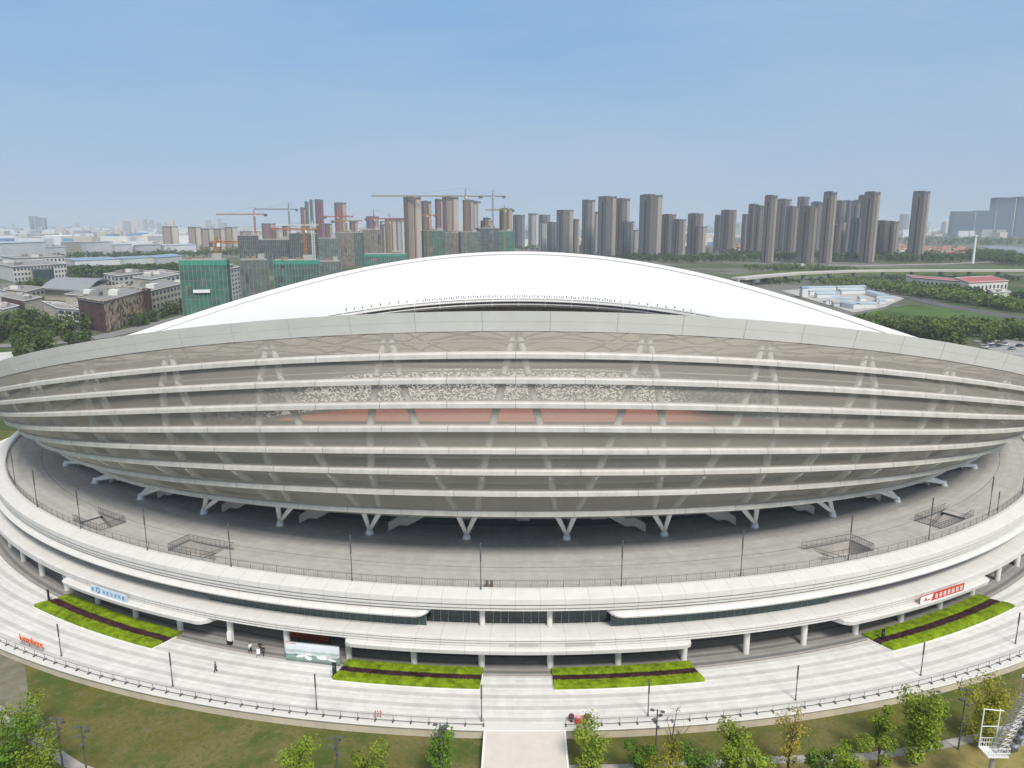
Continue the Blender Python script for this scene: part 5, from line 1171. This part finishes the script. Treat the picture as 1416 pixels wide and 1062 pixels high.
for i, p in enumerate(vq):
    d = (vq[min(i + 1, len(vq) - 1)] - vq[max(i - 1, 0)]).normalized(); nn = Vector((-d.y, d.x, 0)) * 8; z0, z1 = 7.0, 9.2
    rings.append([p - nn + Vector((0, 0, z0)), p - nn + Vector((0, 0, z1)), p + nn + Vector((0, 0, z1)), p + nn + Vector((0, 0, z0))])
mb.sweep(rings, closed=True, caps=True); mb.build('deck', mat('viaduct_concrete', (.46, .44, .40), .9, .1, .05), root)
for i in range(len(vq) - 1):
    k = max(2, int((vq[i + 1] - vq[i]).length / 35))
    for j in range(k): p = vq[i].lerp(vq[i + 1], j / k); mb = MB(); mb.box(p + Vector((0, 0, 3.4)), (2.2, 6, 7.2)); mb.build('pier', M['concrete'], root)
q = at(1345, 364.5); root = thing('pylon', (q.x, q.y, GZ), 'tall slim white mast beside the far road at right', 'mast'); h = atY(1347, 328, q.y).z - GZ
mb = MB(); mb.tube((0, 0, 0), (0, 0, h), 2.2, 1.4, 8); mb.build('shaft', M['whitepaint'], root); mb = MB(); mb.lathe([(1.4, h), (2.4, h + 1), (2.4, h + 3), (0, h + 3.5)]); mb.build('head', M['whitepaint'], root)
# parked cars by the right rim
def car(q, rz, c, proto={}):
    root = thing('parked_car', (q.x, q.y, q.z), 'small car parked beyond the right rim of the stadium', 'car', rz, 'cars parked beyond the right rim')
    body = [(-2.2, .35), (-2.2, .85), (-1.2, .95), (1.0, .95), (2.15, .8), (2.2, .35)]
    mb = MB(); mb.sweep([[(x_, y_, z_) for x_, z_ in body] for y_ in (-.86, .86)], closed=True, caps=True); mb.build('body', c, root)
    cab = [(-1.7, .95), (-1.1, 1.42), (.35, 1.45), (1.05, .95)]
    mb = MB(); mb.sweep([[(x_, y_ * (.86 if z_ < 1 else .72), z_) for x_, z_ in cab] for y_ in (-1, 1)], closed=True, caps=True); mb.build('cabin', M['glass'], root)
    for x_ in (-1.35, 1.35):
        for y_ in (-.8, .8): mb = MB(); mb.tube((x_, y_ - .1, .33), (x_, y_ + .1, .33), .33, None, 10); mb.build('wheel', M['black'], root)
cc = [mat('car_white', (.7, .7, .7), .3), mat('car_silver', (.4, .41, .43), .3, metal=.5), mat('car_black', (.02, .02, .025), .3)]
for i, (x, y) in enumerate(((1362, 481), (1372, 480), (1380, 479), (1390, 477.5), (1399, 483), (1410, 479), (1370, 476), (1386, 474))): car(at(x, y), .4 + rr.uniform(-.1, .1), cc[i % 3])
# the far town : nobody could count it
mb = MB(); rr = random.Random(11)
for i in range(2600):
    D = 2300 + 9000 * rr.random() ** 1.5; px = rr.uniform(-120, 1540); x = CAMX + D * (px - 719.2) / F_PX * 1.02
    if px > 960 and (D < 3800 or rr.random() < .6): continue
    if px > 340 and px < 720 and D < 2700: continue
    w, d = rr.uniform(18, 95), rr.uniform(18, 60); h = rr.choice((7, 9, 12, 15, 20, 24)) * (1 + D / 12000); mb.cur = rr.choice((0, 0, 0, 1, 1, 2, 3)); mb.box((x, D, GZ + h / 2), (w, d, h), rr.uniform(-.15, .3))
for i in range(150):
    D = rr.uniform(4500, 11000); px = rr.choice((rr.uniform(170, 330), rr.uniform(-50, 900), rr.uniform(1230, 1420), rr.uniform(900, 1060))); x = CAMX + D * (px - 719.2) / F_PX * 1.02; h = rr.uniform(40, 105); mb.cur = rr.choice((1, 2, 2)); mb.box((x, D, GZ + h / 2), (rr.uniform(22, 40), 22, h), .3)
o = mb.build('distant_town', [shed, crm, mat('far_grey_block', (.30, .30, .31), .8, .1, .01), brr]); tag(o, 'hazy mass of low pale sheds and blocks reaching to the horizon', 'town', kind='stuff')
for lb, x0, x1, yt in (('hazy grey tower far away at the left horizon, left one', 41, 52, 299), ('hazy grey tower far away at the left horizon, right one', 52, 63, 301), ('hazy grey tower far off between the last brown tower and the cluster', 1245, 1256, 296)): tower(lb, x0, x1, yt, 321, 'slate', 10)
# ---- trees
def far_tree(seed, m, nl=170):
    r = random.Random(seed); t, c = tree_mesh(seed, 1.0, .8, .86, nl, .085, 0, 9, 0, False, 5)
    root = thing('broadleaf_tree', (0, -500, -100), 'x', 'tree'); t.build('trunk', M['bark'], root); c.build('crown', M[m], root); return root
protos = [far_tree(s, m) for s, m in ((31, 'leaf_far'), (32, 'leaf_far'), (33, 'leaf_far2'), (34, 'leaf_far2'))]
used = set()
def plant(q, h, label, group, w=1.0, pick=None):
    i = rr.randrange(4) if pick is None else pick; p = protos[i]
    o = p if i not in used else copy_tree(p)
    used.add(i); o.location = (q.x, q.y, GZ - .3); o.rotation_euler = (0, 0, rr.uniform(0, 6)); o.scale = (h * w, h * w, h); o['label'] = label; o['group'] = group
def grove(n_, poly, h0, h1, label, group, w=1.0):
    xs = [p[0] for p in poly]; ys = [p[1] for p in poly]; k = 0
    def inside(x, y):
        c_ = False
        for (x0, y0), (x1, y1) in zip(poly, poly[1:] + poly[:1]):
            if (y0 > y) != (y1 > y) and x < (x1 - x0) * (y - y0) / (y1 - y0) + x0: c_ = not c_
        return c_
    while k < n_:
        x, y = rr.uniform(min(xs), max(xs)), rr.uniform(min(ys), max(ys))
        if inside(x, y): plant(at(x, y), rr.uniform(h0, h1), label, group, w); k += 1
grove(46, [(-20, 452), (40, 446), (110, 456), (150, 462), (120, 472), (60, 474), (-20, 474)], 8, 13, 'dark green broadleaf tree in the grove between school and stadium', 'trees of the grove before the school')
grove(15, [(20, 487), (70, 482), (76, 490), (24, 498)], 8, 12, 'leafy green tree beside the white yard beyond the left rim', 'trees by the white yard', .8)
grove(9, [(95, 478), (130, 474), (128, 482), (100, 486)], 6, 9, 'green street tree on the pavement just beyond the left rim', 'street trees beyond the left rim')
grove(18, [(165, 455), (208, 442), (254, 427), (256, 431), (200, 452)], 7, 10, 'dark green tree along the foot of the patterned school wall', 'trees along the school street')
grove(26, [(28, 404), (100, 390), (118, 394), (60, 404), (-10, 408)], 8, 12, 'dark tree between the white building and the school', 'trees behind the school')
grove(30, [(1250, 462), (1300, 470), (1345, 478), (1300, 480), (1236, 464)], 7, 12, 'green bush tree just beyond the right rim of the roof', 'trees beyond the right rim', 1.1)
grove(12, [(1350, 468), (1416, 466), (1420, 474), (1360, 476)], 6, 9, 'green tree by the parked cars beyond the right rim', 'trees by the car park')
def belt(label, pts, depth, n_, h0, h1, m, seed, name='tree_belt', k=26):
    r = random.Random(seed); mb = MB(); q = [at(x, y) for x, y in pts]; L = [(b_ - a).length for a, b_ in zip(q, q[1:])]; tot = sum(L)
    for i in range(n_):
        t = r.random() * tot; j = 0
        while j < len(L) - 1 and t > L[j]: t -= L[j]; j += 1
        p = q[j].lerp(q[j + 1], min(1, t / L[j])); p = p + Vector((r.gauss(0, .2) * depth, r.uniform(-.5, .5) * depth, 0)); h = r.uniform(h0, h1); w = h * r.uniform(.35, .6)
        mb.tube(p + Vector((0, 0, -.4)), p + Vector((0, 0, h * .5)), h * .03, h * .015, 4, False)
        for c_ in range(k):
            d_ = Vector((r.gauss(0, 1), r.gauss(0, 1), r.gauss(0, 1))).normalized(); rad = r.random() ** .4; mb.card(p + Vector((d_.x * w * rad, d_.y * w * rad, h * .62 + d_.z * h * .38 * rad)), d_ + Vector((0, 0, .5)), h * .17, r)
    return tag(mb.build(name, M[m]), label, 'tree belt', kind='stuff')
belt('dense green tree belt in front of the long blue roofed sheds', [(92, 382), (150, 381), (250, 376)], 60, 190, 9, 15, 'leaf_far', 1)
belt('tree belt between the factories and the blue roofed sheds', [(90, 358), (180, 357), (330, 353)], 120, 150, 9, 15, 'leaf_far', 2)
belt('scattered trees around the far factory sheds at left', [(-20, 352), (120, 346), (330, 348)], 400, 200, 9, 15, 'leaf_far', 3, k=16)
belt('dark trees at the foot of the brown tower cluster', [(1028, 356), (1100, 360), (1260, 360), (1290, 358)], 120, 260, 10, 18, 'leaf_far', 4)
belt('trees at the foot of the middle grey towers', [(870, 358), (930, 362), (1030, 360)], 110, 130, 9, 15, 'leaf_far', 5)
belt('light green scrub between the towers and the viaduct', [(1045, 374), (1090, 372), (1180, 378)], 70, 170, 5, 10, 'leaf_far2', 6)
belt('trees along both sides of the diagonal road at right', [(1150, 395), (1230, 402), (1290, 412), (1350, 420), (1440, 434)], 40, 300, 6, 11, 'leaf_far2', 7)
belt('darker trees in front of the red roofed hall', [(1240, 398), (1300, 405), (1350, 411), (1440, 418)], 30, 130, 6, 10, 'leaf_far', 8)
belt('scrub and trees on the near edge of the bright green field', [(1200, 452), (1260, 455), (1340, 460), (1440, 462)], 40, 330, 4, 9, 'leaf_far2', 9)
belt('wood on the near bank of the river at right', [(1330, 358), (1380, 360), (1440, 368)], 160, 260, 10, 17, 'leaf_far', 10)
belt('distant woods below the blue offices and around the river', [(1230, 336), (1320, 336), (1440, 334)], 900, 420, 12, 20, 'leaf_far', 12, k=14)
belt('trees between the river and the red roofed estate', [(1270, 362), (1330, 360), (1372, 350)], 130, 140, 9, 15, 'leaf_far', 13)
belt('thin distant tree lines among the far sheds at left', [(-60, 333), (200, 330), (560, 332)], 1400, 420, 12, 20, 'leaf_far', 14, k=12)
belt('trees seen between the middle towers', [(700, 345), (800, 346), (1060, 350)], 300, 200, 10, 16, 'leaf_far', 15, k=14)
belt('trees and scrub along the viaduct', [(990, 392), (1100, 392), (1250, 388), (1440, 388)], 40, 200, 4, 8, 'leaf_far', 16)

# ================================================================== AIR, SKY, LIGHT
mb = MB(); mb.box((0, 7000, 80), (40000, 15000, 163)); hz_ = mb.build('haze', None)
hz_.data.materials.clear(); m = bpy.data.materials.new('haze_air'); m.use_nodes = True; n = m.node_tree.nodes; n.clear(); out = n.new('ShaderNodeOutputMaterial'); pv = n.new('ShaderNodeVolumePrincipled')
pv.inputs['Density'].default_value = .000115; pv.inputs['Color'].default_value = (.82, .89, 1, 1); pv.inputs['Anisotropy'].default_value = .1
m.node_tree.links.new(pv.outputs[0], out.inputs['Volume']); hz_.data.materials.append(m); tag(hz_, kind='stuff')
W = bpy.data.worlds.new('World'); S.world = W; W.use_nodes = True; n = W.node_tree.nodes; l = W.node_tree.links
ELEV, AZ = radians(50), radians(-68)                  # sun high at the right, a little on the camera's side
sd = Vector((cos(ELEV) * cos(AZ), cos(ELEV) * sin(AZ), sin(ELEV)))
sky = n.new('ShaderNodeTexSky'); sky.sky_type = 'NISHITA'; sky.sun_disc = False; sky.sun_elevation = ELEV; sky.sun_rotation = math.atan2(sd.x, sd.y)
sky.air_density = 1.0; sky.dust_density = .6; sky.ozone_density = 3.0; sky.altitude = 0
tc = n.new('ShaderNodeTexCoord'); bg = n['Background']; bg.inputs[1].default_value = .15
va = n.new('ShaderNodeVectorMath'); va.operation = 'ADD'; va.inputs[1].default_value = (0, 0, .12); l.new(tc.outputs['Generated'], va.inputs[0]); l.new(va.outputs[0], sky.inputs[0])
# hazy air low over the town, thin cloud; unseen zenith whitened to warm shade
sx = n.new('ShaderNodeSeparateXYZ'); l.new(tc.outputs['Generated'], sx.inputs[0])
rp = n.new('ShaderNodeValToRGB'); e = rp.color_ramp.elements
e[0].position = 0; e[0].color = (.325, .38, .445, 1); e[1].position = 1; e[1].color = (.72, .74, .74, 1)
for po, cc in ((.035, (.345, .415, .505, 1)), (.08, (.325, .445, .575, 1)), (.15, (.265, .43, .635, 1)), (.26, (.175, .395, .715, 1)), (.42, (.46, .58, .74, 1)), (.62, (.72, .74, .76, 1))): q = e.new(po); q.color = cc
l.new(sx.outputs[2], rp.inputs[0])
sca = n.new('ShaderNodeMix'); sca.data_type = 'RGBA'; sca.blend_type = 'MULTIPLY'; sca.inputs[0].default_value = 1; sca.inputs[7].default_value = (4.2, 4.2, 4.2, 1); l.new(rp.outputs[0], sca.inputs[6])
mx0 = n.new('ShaderNodeMix'); mx0.data_type = 'RGBA'; mx0.inputs[0].default_value = .82; l.new(sky.outputs[0], mx0.inputs[6]); l.new(sca.outputs[2], mx0.inputs[7])
mp = n.new('ShaderNodeMapping'); mp.inputs['Scale'].default_value = (1.0, 1.0, 4.5); mp.inputs['Rotation'].default_value = (.1, .16, .3); mp.inputs['Location'].default_value = (.15, 0, 0); l.new(tc.outputs['Generated'], mp.inputs[0])
nz = n.new('ShaderNodeTexNoise'); nz.inputs['Scale'].default_value = 1.5; nz.inputs['Detail'].default_value = 9; nz.inputs['Roughness'].default_value = .58; l.new(mp.outputs[0], nz.inputs[0])
rp2 = n.new('ShaderNodeValToRGB'); rp2.color_ramp.elements[0].position = .36; rp2.color_ramp.elements[1].position = .68; rp2.color_ramp.elements[1].color = (.62, .62, .62, 1); l.new(nz.outputs[0], rp2.inputs[0])
mx = n.new('ShaderNodeMix'); mx.data_type = 'RGBA'; mx.inputs[7].default_value = (1.85, 2.35, 2.95, 1); l.new(rp2.outputs[0], mx.inputs[0]); l.new(mx0.outputs[2], mx.inputs[6]); l.new(mx.outputs[2], bg.inputs[0])
sl = bpy.data.lights.new('sun', 'SUN'); sl.energy = 2.4; sl.angle = radians(16); sl.color = (1, .94, .85); so = bpy.data.objects.new('sun', sl); COL.objects.link(so)
so.rotation_euler = sd.to_track_quat('Z', 'Y').to_euler(); so.location = (0, 0, 400)
S.view_settings.view_transform = 'Standard'; S.view_settings.look = 'None'; S.view_settings.exposure = .66; S.view_settings.gamma = 1
S.cycles.max_bounces = 10; S.cycles.transparent_max_bounces = 16; S.cycles.diffuse_bounces = 4; S.cycles.volume_bounces = 1
